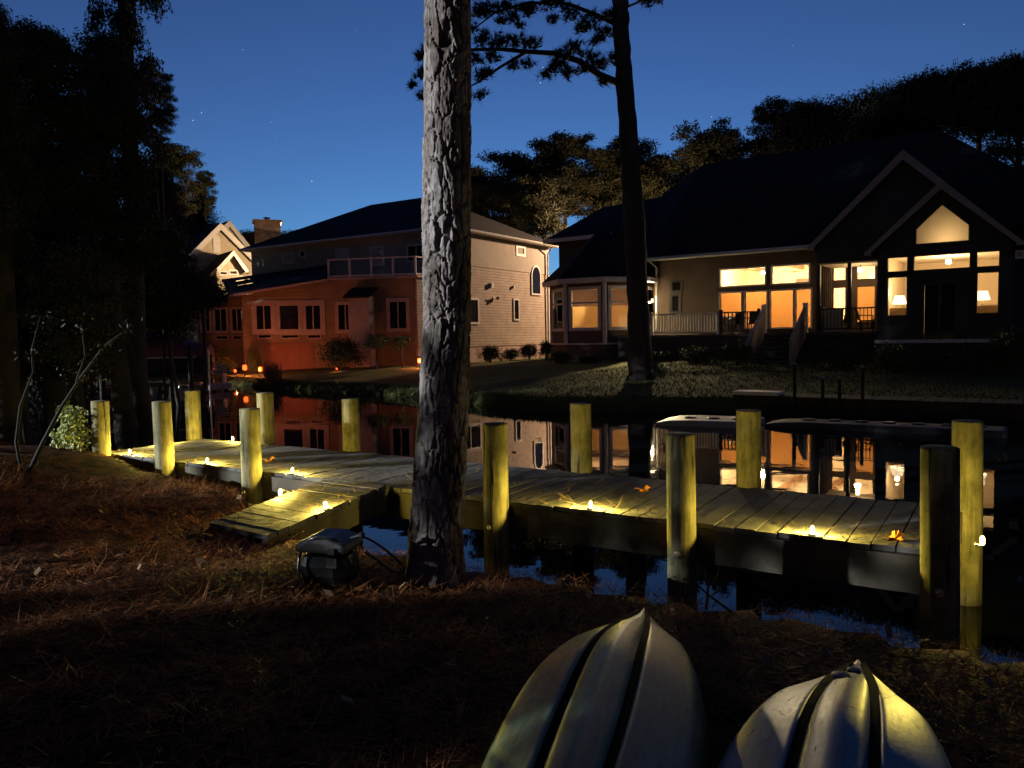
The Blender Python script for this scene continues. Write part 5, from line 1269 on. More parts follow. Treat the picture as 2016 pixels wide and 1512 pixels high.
TF = [(1110, 110, -.6, 20), (1130, 95, -.7, 22), (1092, 132, -.8, 22), (1075, 150, -.9, 14), (1122, 140, -.7, 18), (1180, 125, -.3, 20), (1205, 118, -.2, 18), (1160, 112, -.5, 20), (1190, 165, -.2, 12), (1148, 135, -.5, 18),
 (1020, 82, -1, 20), (985, 80, -1.2, 22), (952, 78, -1.4, 22), (1045, 84, -.9, 18), (1012, 125, -1.2, 14), (1042, 122, -1, 12), (965, 112, -1.3, 16), (950, 150, -1.5, 14), (942, 185, -1.6, 12), (962, 140, -1.4, 13), (933, 120, -1.5, 16),
 (832, 110, -1.7, 18), (824, 148, -1.8, 16), (836, 190, -1.9, 15), (850, 92, -1.7, 18), (820, 170, -1.8, 9), (900, 100, -1.6, 18),
 (962, 18, 1.2, 24), (1000, 12, 1.1, 26), (1042, 18, 1, 26), (1082, 8, .9, 26), (1122, 22, .8, 24), (1165, 42, .5, 24), (1188, 66, .3, 20), (1172, 85, .4, 15), (1148, 58, .6, 18), (1202, 30, .2, 20), (940, 26, 1.3, 20), (1010, 40, 1.1, 16), (1082, 38, .9, 14), (930, 55, 1.3, 14), (985, 42, 1.2, 13), (1025, 48, 1, 12),
 (1278, 0, -.4, 14), (1300, -3, -.5, 13), (1255, -5, -.2, 12), (950, -20, 1.4, 30), (1080, -40, 1, 34), (1180, -30, .5, 30)]
cs = [tuple(at(x + rj.uniform(-4, 4), y + rj.uniform(-4, 4), YP + dy + rj.uniform(-.4, .4)) - bp_) for x, y, dy, _ in TF]
rs = [q * YP / F * 1.0 for *_, q in TF]
link_mesh('needles', np_mesh('needles', needle_tufts(np.array(cs), np.array(rs), 34, .26, .013), 3, M['needle_dark']), o2)
# upper crown, above the picture
c = link_mesh('crown', CR['pine1_1.5'], o2, tuple(at(1205, -420, YP) - bp_ - Vector((0, 0, 1.5)))); c.scale = (3.4, 3.4, 3.6)

# small multi stemmed tree on the near bank at the left, and the lit bush
g = gpt(48, 930); ys = g.y
o = thing('slender_tree', 'slender grey multi stemmed small tree on the near bank at the left edge', 'tree', g)
for pts_, r0 in (([(44, 935), (32, 870), (40, 800), (58, 750), (66, 730)], .020), ([(54, 935), (85, 870), (122, 800), (160, 742), (205, 682), (262, 640)], .024), ([(150, 752), (168, 700), (160, 640)], .012), ([(66, 735), (62, 690), (80, 620)], .011)):
    mb = MB(); mb.tube([at(x, y, ys + .02 * i) for i, (x, y) in enumerate(pts_)], [r0 * (1 - .65 * i / (len(pts_) - 1)) for i in range(len(pts_))], 8); mb.build('stem', M['twig'], o, smooth=True, uv=False)
cs = [at(x, y, ys + dy) - g for x, y, dy in ((250, 640, .3), (205, 690, .1), (160, 640, 0), (90, 620, .2), (140, 720, .3), (60, 690, -.1), (180, 740, .4))]
link_mesh('foliage', np_mesh('foliage', leaf_quads(puffs(np.array([tuple(q) for q in cs]), np.array([.2] * 7), 18, .7), .026), 4, M['needle_dark']), o)
b0 = at(138, 838, 9.5); gb = gz(b0.x, b0.y)
o = thing('lit_bush', 'yellow green leafy bush lit up beside the far left corner pile', 'bush', (b0.x, b0.y, gb))
cs = [at(138 + dx, 838 + dy, 9.5 + dd) - Vector((b0.x, b0.y, gb)) for dx, dy, dd in ((0, 0, 0), (-22, 18, .1), (20, 10, .1), (-8, -25, 0), (12, -18, .1), (-15, 35, .1), (16, 34, 0), (0, 20, -.1))]
link_mesh('foliage', np_mesh('foliage', leaf_quads(puffs(np.array([tuple(q) for q in cs]), np.array([.14] * 8), 150, .9), .026, .6), 4, M['leaf_light']), o)
mb = MB()
for k_ in range(4): mb.tube([(b0.x, b0.y, gb - .3), tuple(Vector((b0.x, b0.y, gb)) + cs[k_] * .6), tuple(Vector((b0.x, b0.y, gb)) + cs[k_])], [.02, .012, .005], 6)
mb.build('stem', M['twig'], o, uv=False)

# ================================================================== planting across the canal
def shrub(px, yt, yb, Y, w, k_, lab, grp='garden shrubs across the canal', m=None):
    t_, b_ = at(px, yt, Y), at(px, yb, Y); o = thing('shrub', lab, 'shrub', (b_.x, Y, gz(b_.x, Y)), 0, grp)
    z0 = b_.z - gz(b_.x, Y)
    if px not in (742, 792): b_.z = gz(b_.x, Y) - .05; z0 = -.05
    c = link_mesh('foliage', CR['shrub%d' % (k_ % 3)], o, (0, 0, z0)); c.scale = (w / 2 * Y / F, w / 2 * Y / F * .9, t_.z - b_.z); c.rotation_euler = (0, 0, k_)
    g = gz(b_.x, Y); mb = MB(); mb.tube([(b_.x, Y, g - .1), (b_.x, Y, b_.z + (t_.z - b_.z) * .5)], [.07, .03], 7); mb.build('stem', M['bark_dark'], o, uv=False)
shrub(672, 662, 745, 40, 92, 0, 'large round dark shrub in front of the red entry bay')
shrub(742, 655, 690, 39.5, 62, 1, 'flat topped small tree crown left of the right corner of the red wall')
shrub(792, 660, 692, 39.2, 55, 2, 'flat topped small tree crown under the rightmost red lit window')
shrub(437, 681, 715, 42, 52, 0, 'small dark rounded shrub above the planks of the red lit dock')
shrub(499, 683, 710, 41.5, 34, 1, 'tiny round dark shrub left of the red garage door')
for i, (px, yt, yb, Y, w, lab) in enumerate(((965, 678, 712, 43, 52, 'dark spiky plant at the left foot of the shingle side wall'), (1005, 684, 712, 44, 46, 'low dark plant in the middle of the shingle side wall'), (1042, 676, 708, 45, 50, 'dark plant near the right end of the shingle side wall'), (1075, 668, 706, 42, 30, 'dark shrub in the corner beside the sunroom'),
        (1105, 690, 735, 37.5, 60, 'dark low shrub at the left foot of the sunroom'), (1160, 700, 735, 37, 66, 'dark low shrub under the middle sunroom window'), (1222, 702, 738, 36.5, 60, 'dark low shrub right of centre under the sunroom'), (1300, 690, 742, 35, 70, 'dark shrub below the left end of the white railing'), (1370, 680, 760, 33.5, 80, 'dark shrub below the white railing, left of the bushy one'), (1452, 672, 770, 31, 90, 'tall dark shrub left of the stair parapets'), (1660, 670, 770, 29, 100, 'dark shrub below the porch rail'), (1760, 675, 780, 26, 110, 'dark shrub under the left lower window of the front gable'), (1900, 675, 790, 25, 130, 'dark shrub under the right lower window of the front gable'), (1985, 640, 790, 24, 100, 'dark shrub at the right edge of the picture'))):
    shrub(px, yt, yb, Y, w, i, lab)
g = gpt(537, 752); o = thing('grass_clump', 'wispy ornamental grass clump glowing red beside the garden lamp', 'ornamental grass', g)
n = 420; a = rng.uniform(0, 6.28, n); L = rng.uniform(.5, 1.25, n); sp = rng.uniform(.15, .75, n)
P = np.tile(np.array([0, 0, 0.]), (n, 1)) + rng.normal(0, .12, (n, 3)) * [1, 1, 0]; D_ = np.stack([np.cos(a) * sp * L, np.sin(a) * sp * L, L * np.sqrt(1 - sp ** 2 * .8)], -1)
sd = np.stack([-np.sin(a), np.cos(a), np.zeros(n)], -1) * .018
link_mesh('blades', np_mesh('blades', np.stack([P - sd, P + sd, P + D_], 1).reshape(-1, 3), 3, M['leaf_dry']), o)
# rough grass hanging over the far bank
n = 26000; t_ = rng.uniform(-34, 16, n); f_ = interp(FAR_POLY, t_); s_ = f_ + np.abs(rng.normal(0, .5, n)) + .0
X = DN.x * s_ + DT.x * t_; Y = DN.y * s_ + DT.y * t_; Z = ground_z(X, Y); L = rng.uniform(.05, .19, n); a = rng.uniform(0, 6.28, n)
P = np.stack([X, Y, Z - .02], -1); tipd = np.stack([np.cos(a) * L * .7, np.sin(a) * L * .7, L * rng.uniform(.2, .9, n)], -1); sd = np.stack([np.sin(a), -np.cos(a), np.zeros(n)], -1) * .012
tag(link_mesh('bank_grass', np_mesh('bank_grass', np.stack([P - sd, P + sd, P + tipd], 1).reshape(-1, 3), 3, M['grass'])), 'rough grass along the edge of the far bank', 'grass', kind='stuff')
n = 22000; t_ = rng.uniform(-14, 4, n); f_ = interp(FAR_POLY, t_); s_ = f_ + rng.uniform(.3, 14, n)
X = DN.x * s_ + DT.x * t_; Y = DN.y * s_ + DT.y * t_; Z = ground_z(X, Y); L = rng.uniform(.04, .09, n); a = rng.uniform(0, 6.28, n)
P = np.stack([X, Y, Z - .005], -1); tipd = np.stack([np.cos(a) * L * .5, np.sin(a) * L * .5, L], -1); sd = np.stack([np.sin(a), -np.cos(a), np.zeros(n)], -1) * .016
tag(link_mesh('lawn_grass', np_mesh('lawn_grass', np.stack([P - sd, P + sd, P + tipd], 1).reshape(-1, 3), 3, M['grass'])), 'mown lawn grass between the two houses', 'grass', kind='stuff')

# ================================================================== boat on its lift
BX = at(302, 705, 33.5); ba = R(4)
bt = thing('covered_boat', 'dark hulled motor boat under a maroon canvas cover, raised on a boat lift', 'boat', (BX.x, BX.y, .66), ba, None)
def hull_mesh():
    V, Fc = [], []; nst = 16; prof = [(0, 0), (.55, .12), (.92, .34), (1, .52), (1.0, .86)]
    for i in range(nst + 1):
        f_ = i / nst; x = -2.25 + 4.5 * f_; w = 1.0 * (1 - max(0, (.42 - f_) / .42) ** 2.2 * .97); lift = .28 * max(0, (.35 - f_) / .35) ** 1.5
        for sgn in (-1, 1):
            for a_, z in (prof if sgn > 0 else prof[::-1][:-1] if False else prof): V.append((x - .5 * z * max(0, .3 - f_) / .3, sgn * a_ * w, z * (1 - lift * .35) + lift))
    k_ = len(prof) * 2
    for i in range(nst):
        for j in range(k_ - 1):
            if j == len(prof) - 1: continue
            a_ = i * k_ + j; Fc.append((a_, a_ + 1, a_ + k_ + 1, a_ + k_))
    e = nst * k_; m_ = len(prof); Fc.append(tuple(list(range(e, e + m_)) + list(range(e + 2 * m_ - 1, e + m_ - 1, -1))))
    return V, Fc
mb = MB(); mb.v, mb.f = hull_mesh(); h_ = mb.build('hull', M['hull_navy'], None, smooth=False, uv=False); h_.parent = bt
mb = MB()
for sg in (-1, 1):
    mb.tube([(-2.25 - .1 + 4.5 * f_, sg * 1.03 * (1 - max(0, (.42 - f_) / .42) ** 2.2 * .97), .87 + .28 * max(0, (.35 - f_) / .35) ** 1.5 * .7) for f_ in [i / 14 for i in range(15)]], .03, 6)
q_ = mb.build('rub_rail', M['trim'], None); q_.parent = bt
V, Fc = [], []; ns, nc = 22, 14
for i in range(ns + 1):
    f_ = i / ns; x = -2.2 + 4.5 * f_; w = 1.04 * (1 - max(0, (.42 - f_) / .42) ** 2.2 * .95); hgt = .12 + .92 * float(smooth(.12, .42, f_)) - .45 * float(smooth(.62, .98, f_)) + .04 * math.sin(f_ * 19)
    for j in range(nc + 1):
        an = math.pi * j / nc; V.append((x, -w * math.cos(an), .86 + hgt * abs(math.sin(an)) ** .75 + .015 * math.sin(j * 2.3 + i)))
for i in range(ns):
    for j in range(nc): a_ = i * (nc + 1) + j; Fc.append((a_, a_ + 1, a_ + nc + 2, a_ + nc + 1))
Fc.append(tuple(ns * (nc + 1) + j for j in range(nc + 1)))
mb = MB(); mb.v, mb.f = V, Fc; q_ = mb.build('canvas_cover', M['cover'], None, smooth=True, uv=False); q_.parent = bt
mb = MB(); mb.box(2.24, 2.55, -.22, .22, .25, .95).box(2.3, 2.5, -.08, .08, -.35, .25); q_ = mb.build('outboard_motor', M['housing'], None, bevel=.03); q_.parent = bt
lf_ = thing('boat_lift', 'boat lift of dark piles and steel beams under the covered boat', 'boat lift', (BX.x, BX.y, 0), ba)
for sx in (-1.55, 2.05):
    for sy in (-1.45, 1.45):
        mb = MB(); mb.tube([(sx, sy, -1), (sx, sy, 2.0 if sx > 0 else 1.7)], .11, 12); q_ = mb.build('pile', M['bark_dark'], None, smooth=True, uv=False); q_.parent = lf_
    mb = MB(); mb.box(sx - .08, sx + .08, -1.45, 1.45, .30, .46); q_ = mb.build('cross_beam', M['steel'], None); q_.parent = lf_
for sy in (-.6, .6):
    mb = MB(); mb.box(-1.9, 2.3, sy - .08, sy + .08, .461, .62); q_ = mb.build('bunk', M['fascia'], None); q_.parent = lf_
mb = MB(); mb.tube([(1.2, -1.5, -.6), (1.6, -1.5, .35)], .05, 8); q_ = mb.build('brace', M['steel'], None); q_.parent = lf_
mp_ = at(413, 760, 31.0); o = thing('mooring_post', 'slim pale steel post standing beside the dark lift pile', 'post', (mp_.x, mp_.y, -1))
mb = MB(); mb.tube([(mp_.x, mp_.y, -1), (mp_.x, mp_.y, at(413, 690, 31).z)], .04, 8).lathe((mp_.x, mp_.y, at(413, 690, 31).z), [(.05, 0), (.05, .04), (.01, .06)], 8); mb.build('post_shaft', M['steel'], o)
# small dock glowing red, with a slatted bench
ra, rb_ = at(414, 757, 33), at(468, 752, 34.5); o = thing('small_dock', 'small plank landing lit red beside the boat lift', 'dock', (ra.x, ra.y, 0))
rz0 = ra.z; dx_ = (Vector((rb_.x, rb_.y, 0)) - Vector((ra.x, ra.y, 0))); ex_ = dx_.normalized(); ey_ = Vector((-ex_.y, ex_.x, 0))
mb = MB(); a0 = Vector((ra.x, ra.y, 0)) - ex_ * .3
for k_ in range(9): q0 = a0 + ex_ * k_ * .17; mb.prism([Zv(q0, rz0 - .05), Zv(q0 + ex_ * .16, rz0 - .05), Zv(q0 + ex_ * .16 + ey_ * 1.6, rz0 - .05), Zv(q0 + ey_ * 1.6, rz0 - .05)], (0, 0, .05))
mb.build('planks', M['clay_trim'], o)
mb = MB(); mb.prism([Zv(a0, rz0 - .26), Zv(a0 + ex_ * 1.52, rz0 - .26), Zv(a0 + ex_ * 1.52 + ey_ * .05, rz0 - .26), Zv(a0 + ey_ * .05, rz0 - .26)], (0, 0, .2)); mb.build('beam', M['clay_trim'], o)
for e_ in (.15, 1.35): mb = MB(); q0 = a0 + ex_ * e_ + ey_ * .15; mb.tube([Zv(q0, -1), Zv(q0, rz0 - .06)], .09, 10); mb.build('pile', M['bark_dark'], o, uv=False)
bq = at(428, 742, 34.2); bo = thing('slatted_bench', 'pale slatted bench standing on the small red lit landing', 'bench', (bq.x, bq.y, rz0))
mb = MB(); mb.box(bq.x - .34, bq.x + .34, bq.y - .2, bq.y + .2, rz0 + .38, rz0 + .43); mb.build('seat', M['trim'], bo)
for k_ in range(3): mb = MB(); mb.box(bq.x - .34, bq.x + .34, bq.y + .2, bq.y + .24, rz0 + .5 + .13 * k_, rz0 + .58 + .13 * k_); mb.build('back_slat', M['trim'], bo)
for e_ in (-.3, .3): mb = MB(); mb.box(bq.x + e_ - .03, bq.x + e_ + .03, bq.y - .18, bq.y + .24, rz0, rz0 + .38); mb.build('leg', M['trim'], bo)

# ================================================================== right bank: bulkhead walk, posts, floating platforms
wa, wb_ = on(1440, 778, .42), on(1705, 786, .42)
o = thing('bulkhead_walk', 'low plank walk along the far bank in front of the lit house', 'walkway', (wa.x, wa.y, 0))
Wq = Wall(wa, wb_); mb = MB(); L_ = Wq.L + 9; k_ = 0.0
while k_ < L_: Wq.box(mb, k_, k_ + .28, 0, 1.3, .37, .42 + random.uniform(-.004, .004)); k_ += .295
mb.build('planks', M['bark_dark'], o); mb = MB(); Wq.box(mb, -.5, L_, .04, .12, -1, .36); mb.build('bulkhead_wall', M['bark_dark'], o)
o = thing('pale_step', 'pale flat step lying at the left end of the bulkhead walk', 'step', Wq.p(.9, .4, .43)); mb = MB(); Wq.box(mb, .0, 1.25, .05, .7, .425, .53); mb.build('slab', M['trim'], o, bevel=.02)
for px, yt, lab in ((1567, 718, 'thin dark post on the bulkhead walk right of the pale step'), (1622, 746, 'short thin post of the middle pair on the bulkhead walk, left one'), (1655, 746, 'short thin post of the middle pair on the bulkhead walk, right one'), (1700, 724, 'tall thin post at the right part of the bulkhead walk')):
    x_, _ = Wq.hit(px, 770, .1); b_ = Wq.p(x_, -.03, 0); zt = at(px, yt, b_.y).z; o = thing('thin_post', lab, 'post', (b_.x, b_.y, -1), 0, 'thin posts on the bulkhead walk')
    mb = MB(); mb.tube([(b_.x, b_.y, -1), (b_.x, b_.y, zt)], .045, 8); mb.build('post_shaft', M['twig'], o, uv=False); mb = MB(); mb.lathe((b_.x, b_.y, zt), [(.05, 0), (.06, .03), (.01, .07)], 8); mb.build('post_cap', M['steel'], o, uv=False)
M['float_dark'] = mat('dark_float_plastic', (.07, .07, .07), .6, .3, 4)
M['float'] = mat('float_plastic', (.36, .36, .36), .5, .15, 5)
fa_, fb_ = on(1286, 833, .05), on(1490, 840, .05); fc_, fd_ = on(1500, 836, .05), on(1985, 858, .05)
for P_, Q_, lab, wd_, nh in ((fa_, fb_, 'pale floating drive-on platform with dark round sockets, left of the other float', 1.3, 3), (fc_, fd_, 'long dim floating platform at the right with dark sockets', .9, 7)):
    Wq2 = Wall(P_, Q_); o = thing('floating_platform', lab, 'floating dock', (P_.x, P_.y, 0), 0, 'floating platforms by the far bank'); mb = MB(); L_ = Wq2.L
    prof = [(0, .05), (.35, .12), (.8, .14), (L_, .14), (L_, -.06), (.2, -.06)]; Wq2.face(mb, prof, 0, wd_); mb.build('float_body', M['float' if nh == 3 else 'float_dark'], o, bevel=.05)
    for i in range(nh):
        x_ = .9 + (L_ - 1.4) * i / max(1, nh - 1) if nh > 3 else .75 + .55 * i; mb = MB(); mb.lathe(Wq2.p(x_, .6, .142), [(.14, 0), (.15, .012), (.11, .03), (.02, .02)], 14); mb.build('socket', M['black'], o)

# ================================================================== kayaks
def kayak(tip, head, L, B, Dp, matl, lab, cat='kayak', base=.0, blunt=1.0):
    """upside down hull, tip at a point, running back along -head"""
    o = thing('kayak', lab, cat, (tip.x, tip.y, tip.z), math.atan2(head.y, head.x), 'kayaks lying upside down')
    prof = [(-1, 0), (-1.0, .12), (-.972, .30), (-.91, .50), (-.84, .62), (-.80, .655), (-.66, .735), (-.50, .81), (-.37, .872), (-.335, .89), (-.312, .815), (-.245, .815), (-.222, .925), (-.12, .965), (-.045, 1.0), (0, 1.0)]
    prof = prof + [(-a_, z) for a_, z in prof[-2::-1]]
    V, Fc = [], []; n = 90; k_ = len(prof)
    for i in range(n + 1):
        f_ = (i / n) ** 1.6; x = -L * f_
        wv = B / 2 * (math.sin(math.pi * min(1, .5 * (f_ / .46) ** .9 if f_ < .46 else .5 + .5 * ((f_ - .46) / .54))) ** (.80 * blunt)) if 0 < f_ < 1 else 0
        wv = max(wv, .022 * (1 - f_ * .2)); 
        rock = Dp * (.16 + .84 * float(smooth(0, .40, f_)) ** .75) * (1 if f_ < .7 else 1 - .6 * float(smooth(.7, 1, f_)))
        fl = float(smooth(.02, .22, f_))
        for a_, z in prof:
            zz = z * fl + (1 - fl) * (1 - abs(a_) ** 1.7) ** .9 if abs(a_) < 1 else 0
            V.append((x, a_ * wv, base + rock * zz))
    for i in range(n):
        for j in range(k_ - 1): a_ = i * k_ + j; Fc.append((a_, a_ + k_, a_ + k_ + 1, a_ + 1))
    Fc.append(tuple(j for j in range(k_))); Fc.append(tuple(n * k_ + j for j in range(k_ - 1, -1, -1)))
    me = bpy.data.meshes.new('hull'); me.from_pydata(V, [], Fc); me.update(); me.materials.append(matl)
    for p_ in me.polygons: p_.use_smooth = True
    h = link_mesh('hull', me, o); sub = h.modifiers.new('smooth', 'SUBSURF'); sub.levels = 1; sub.render_levels = 1
    def surf(dist, a_, lift=.0):
        f_ = dist / L; i = min(n - 1, max(0, int((f_ ** (1 / 1.6)) * n))); j = min(range(k_), key=lambda q: abs(prof[q][0] - a_))
        t_ = (dist + V[i * k_][0]) / max(1e-6, V[i * k_][0] - V[(i + 1) * k_][0]) if True else 0
        p0, p1 = Vector(V[i * k_ + j]), Vector(V[(i + 1) * k_ + j]); return p0.lerp(p1, min(1, max(0, t_))) + Vector((0, 0, lift))
    return o, surf
def kayak_mat(name, c1, c2, c3, sc_):
    m = bpy.data.materials.new(name); m.use_nodes = True; n, l = m.node_tree.nodes, m.node_tree.links; p = n['Principled BSDF']
    p.inputs['Roughness'].default_value = .4; p.inputs['Specular IOR Level'].default_value = .4
    tc = n.new('ShaderNodeTexCoord'); mp = n.new('ShaderNodeMapping'); mp.inputs['Scale'].default_value = (1, 2.2, 1); l.new(tc.outputs['Object'], mp.inputs[0])
    nz = n.new('ShaderNodeTexNoise'); nz.inputs['Scale'].default_value = sc_; nz.inputs['Detail'].default_value = 6; l.new(mp.outputs[0], nz.inputs[0])
    r_ = n.new('ShaderNodeValToRGB'); r_.color_ramp.elements[0].position = .36; r_.color_ramp.elements[0].color = (*c1, 1); r_.color_ramp.elements[1].position = .62; r_.color_ramp.elements[1].color = (*c2, 1)
    e_ = r_.color_ramp.elements.new(.5); e_.color = (*c3, 1); l.new(nz.outputs[0], r_.inputs[0]); l.new(r_.outputs[0], p.inputs['Base Color'])
    if name.startswith('blue'):
        sx = n.new('ShaderNodeSeparateXYZ'); l.new(tc.outputs['Object'], sx.inputs[0]); mr = n.new('ShaderNodeMapRange'); mr.inputs[1].default_value = -.75; mr.inputs[2].default_value = -.20; mr.inputs[3].default_value = -.30; mr.inputs[4].default_value = .14
        l.new(sx.outputs[0], mr.inputs[0]); aa = n.new('ShaderNodeMath'); l.new(nz.outputs[0], aa.inputs[0]); l.new(mr.outputs[0], aa.inputs[1]); l.new(aa.outputs[0], r_.inputs[0])
    # scuffs and ground-in dirt
    ms = n.new('ShaderNodeMapping'); ms.inputs['Scale'].default_value = (2.2, 16, 6); l.new(tc.outputs['Object'], ms.inputs[0])
    ns = n.new('ShaderNodeTexNoise'); ns.inputs['Scale'].default_value = 3.2; ns.inputs['Detail'].default_value = 9; ns.inputs['Roughness'].default_value = .75; l.new(ms.outputs[0], ns.inputs[0])
    rs_ = n.new('ShaderNodeValToRGB'); rs_.color_ramp.elements[0].position = .36; rs_.color_ramp.elements[0].color = (.35, .33, .28, 1); rs_.color_ramp.elements[1].position = .56; l.new(ns.outputs[0], rs_.inputs[0])
    mxs = n.new('ShaderNodeMix'); mxs.data_type = 'RGBA'; mxs.blend_type = 'MULTIPLY'; mxs.inputs[0].default_value = .85; l.new(r_.outputs[0], mxs.inputs[6]); l.new(rs_.outputs[0], mxs.inputs[7]); l.new(mxs.outputs[2], p.inputs['Base Color'])
    n2 = n.new('ShaderNodeTexNoise'); n2.inputs['Scale'].default_value = 38; n2.inputs['Detail'].default_value = 5; l.new(mp.outputs[0], n2.inputs[0])
    r2 = n.new('ShaderNodeMapRange'); r2.inputs[3].default_value = .32; r2.inputs[4].default_value = .55; l.new(n2.outputs[0], r2.inputs[0]); l.new(r2.outputs[0], p.inputs['Roughness'])
    bp = n.new('ShaderNodeBump'); bp.inputs['Strength'].default_value = .12; bp.inputs['Distance'].default_value = .004; l.new(n2.outputs[0], bp.inputs['Height']); l.new(bp.outputs[0], p.inputs['Normal'])
    return m
M['kay_green'] = kayak_mat('green_kayak_plastic', (.075, .14, .07), (.17, .24, .145), (.115, .18, .10), 2.4)
M['kay_blue'] = kayak_mat('blue_white_kayak_plastic', (.06, .17, .31), (.40, .40, .38), (.24, .29, .32), 1.8)
M['kay_groove'] = mat('kayak_groove_shade', (.012, .013, .011), .95, .4, 8, spec=.05)  # near black, paints the shade inside the hull grooves
tz = .93; tp = on(1268, 1163, tz); mid1 = on(1188, 1500, .80)
hd = Vector((tp.x - mid1.x, tp.y - mid1.y, 0)).normalized()
ka, surf_a = kayak(Vector((tp.x, tp.y, .80)), hd, 2.9, .66, .30, M['kay_green'], 'green kayak lying upside down on the near bank, left of the pair')
tp2 = on(1690, 1248, .95); mid2 = on(1664, 1505, .80)
hd2 = Vector((tp2.x - mid2.x, tp2.y - mid2.y, 0)).normalized()
kb, surf_b = kayak(Vector((tp2.x, tp2.y, .80)), hd2, 2.8, .66, .30, M['kay_blue'], 'blue and white kayak lying upside down, right of the green one', blunt=.85)
def disc(o, c, r_, m_, name):
    mb = MB(); mb.lathe(c - Vector((0, 0, .012)), [(r_ * .8, 0), (r_, .012), (r_ * .85, .017), (r_ * .2, .013)], 16); q_ = mb.build(name, m_, None, smooth=True, uv=False); q_.parent = o
disc(ka, surf_a(.58, .31, .006), .014, M['plastic_grey'], 'drain_plug')
disc(kb, surf_b(.30, 0.0, .006), .026, M['black'], 'scupper_hole'); disc(kb, surf_b(.50, 0.10, .006), .034, M['black'], 'scupper_hole')
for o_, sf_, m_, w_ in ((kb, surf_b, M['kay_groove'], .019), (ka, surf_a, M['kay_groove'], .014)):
    for sg in (-1, 1):                                       # added dark strips painting the shade of the two grooves beside the keel
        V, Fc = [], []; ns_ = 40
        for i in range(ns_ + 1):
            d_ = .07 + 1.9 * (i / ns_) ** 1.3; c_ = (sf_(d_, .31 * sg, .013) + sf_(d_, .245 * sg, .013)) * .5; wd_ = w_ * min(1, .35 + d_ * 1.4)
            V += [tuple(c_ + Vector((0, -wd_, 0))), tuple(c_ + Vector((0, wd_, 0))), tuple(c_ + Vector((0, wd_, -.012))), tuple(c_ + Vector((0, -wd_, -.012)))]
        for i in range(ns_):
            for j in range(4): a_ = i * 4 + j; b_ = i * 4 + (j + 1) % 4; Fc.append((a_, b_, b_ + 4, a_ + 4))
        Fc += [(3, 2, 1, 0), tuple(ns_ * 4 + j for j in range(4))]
        mb = MB(); mb.v, mb.f = V, Fc; q_ = mb.build('groove_shade_strip', m_, None, smooth=False, uv=False); q_.parent = o_

for o_, sf_, lab in ((ka, surf_a, 'pine needles stuck to the hull of the green kayak'), (kb, surf_b, 'pine needles stuck to the hull of the blue kayak')):
    R_ = o_.rotation_euler.z; pts = []
    for i in range(70):
        q = sf_(random.uniform(.08, 1.5), random.choice((-1, 1)) * random.choice((.12, .245, .31, .5, .66, .8)), .009); pts.append((o_.location.x + q.x * math.cos(R_) - q.y * math.sin(R_), o_.location.y + q.x * math.sin(R_) + q.y * math.cos(R_), o_.location.z + q.z))
    needles('stuck_needles', pts, .055, .0012, M['needle_litter'], lab, .12)
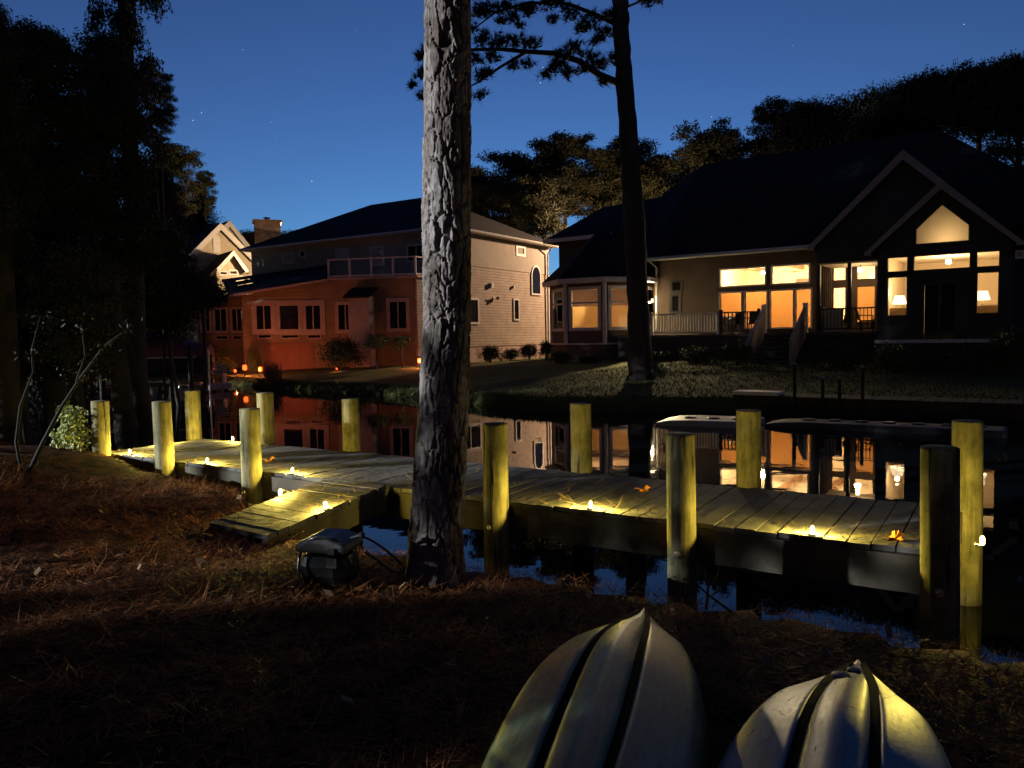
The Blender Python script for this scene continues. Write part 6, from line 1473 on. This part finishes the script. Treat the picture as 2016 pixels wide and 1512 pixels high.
# ================================================================== grey reel box with its hoses beside the big trunk
bx = gpt(652, 1150); bg = gz(bx.x, bx.y)
o = thing('reel_box', 'grey plastic hose reel box with a pale lid, left of the big pine trunk', 'hose box', (bx.x, bx.y, bg), R(-14))
mb = MB(); mb.prism([(-.15, -.12, 0), (.15, -.12, 0), (.15, .12, 0), (-.15, .12, 0)], (0, 0, .20)); q_ = mb.build('body', M['black'], None, bevel=.075); q_.parent = o
mb = MB(); mb.prism([(-.155, -.13, .201), (.155, -.13, .201), (.15, -.13, .255), (.05, -.13, .285), (-.07, -.13, .285), (-.15, -.13, .25)], (0, .26, 0)); q_ = mb.build('lid', M['plastic_grey'], None, bevel=.03); q_.parent = o
mb = MB(); mb.box(.055, .10, -.142, -.131, .205, .24); q_ = mb.build('latch', M['housing'], None, bevel=.003); q_.parent = o
mb = MB(); mb.box(.04, .10, -.128, -.1205, .13, .18); q_ = mb.build('label_plate', M['plastic_grey'], None); q_.parent = o
mb = MB(); mb.tube([(.14, -.02, .27), (.20, -.02, .29)], .010, 8).lathe((.205, -.02, .275), [(.004, 0), (.018, .01), (.018, .025), (.004, .034)], 10); q_ = mb.build('crank_handle', M['housing'], None); q_.parent = o
Yh = bx.y - .14
def hose(pxs, rad, m_, lab, Yb):
    pts_ = [at(x, y, Yb + d_) for x, y, d_ in pxs]; dense = []
    for i in range(len(pts_) - 1):
        p0, p1, p2, p3 = pts_[max(i - 1, 0)], pts_[i], pts_[i + 1], pts_[min(i + 2, len(pts_) - 1)]
        for k_ in range(6):
            t = k_ / 6; dense.append(.5 * ((2 * p1) + (-p0 + p2) * t + (2 * p0 - 5 * p1 + 4 * p2 - p3) * t * t + (-p0 + 3 * p1 - 3 * p2 + p3) * t ** 3))
    dense.append(pts_[-1]); c0 = dense[0]; o = thing('garden_hose', lab, 'hose', c0); mb = MB(); mb.tube(dense, rad, 10); mb.build('hose_tube', m_, o, smooth=True, uv=False)
    mb = MB(); e = dense[-1]; d_ = (dense[-1] - dense[-2]).normalized(); mb.tube([e - d_ * .01, e + d_ * .03], rad * 1.5, 10); mb.build('coupling', M['steel'], o)
M['hose'] = mat('glossy_hose', (.03, .03, .028), .18, .2, 8, spec=.7)
hose([(612, 1198, -.05), (600, 1165, 0), (588, 1130, .02), (590, 1095, .05), (602, 1068, .05), (625, 1058, .02), (655, 1062, 0), (680, 1072, .05)], .0075, M['hose'], 'black hose arching over the grey reel box', Yh)
hose([(700, 1090, .05), (702, 1066, .05), (715, 1058, .05), (735, 1066, .05), (762, 1085, .05), (790, 1110, .06), (795, 1122, .08), (782, 1127, .08), (762, 1118, .06), (745, 1104, .05), (728, 1092, .02)], .007, M['hose'], 'shiny hose loop hanging beside the big pine trunk', Yh + .25)
#END
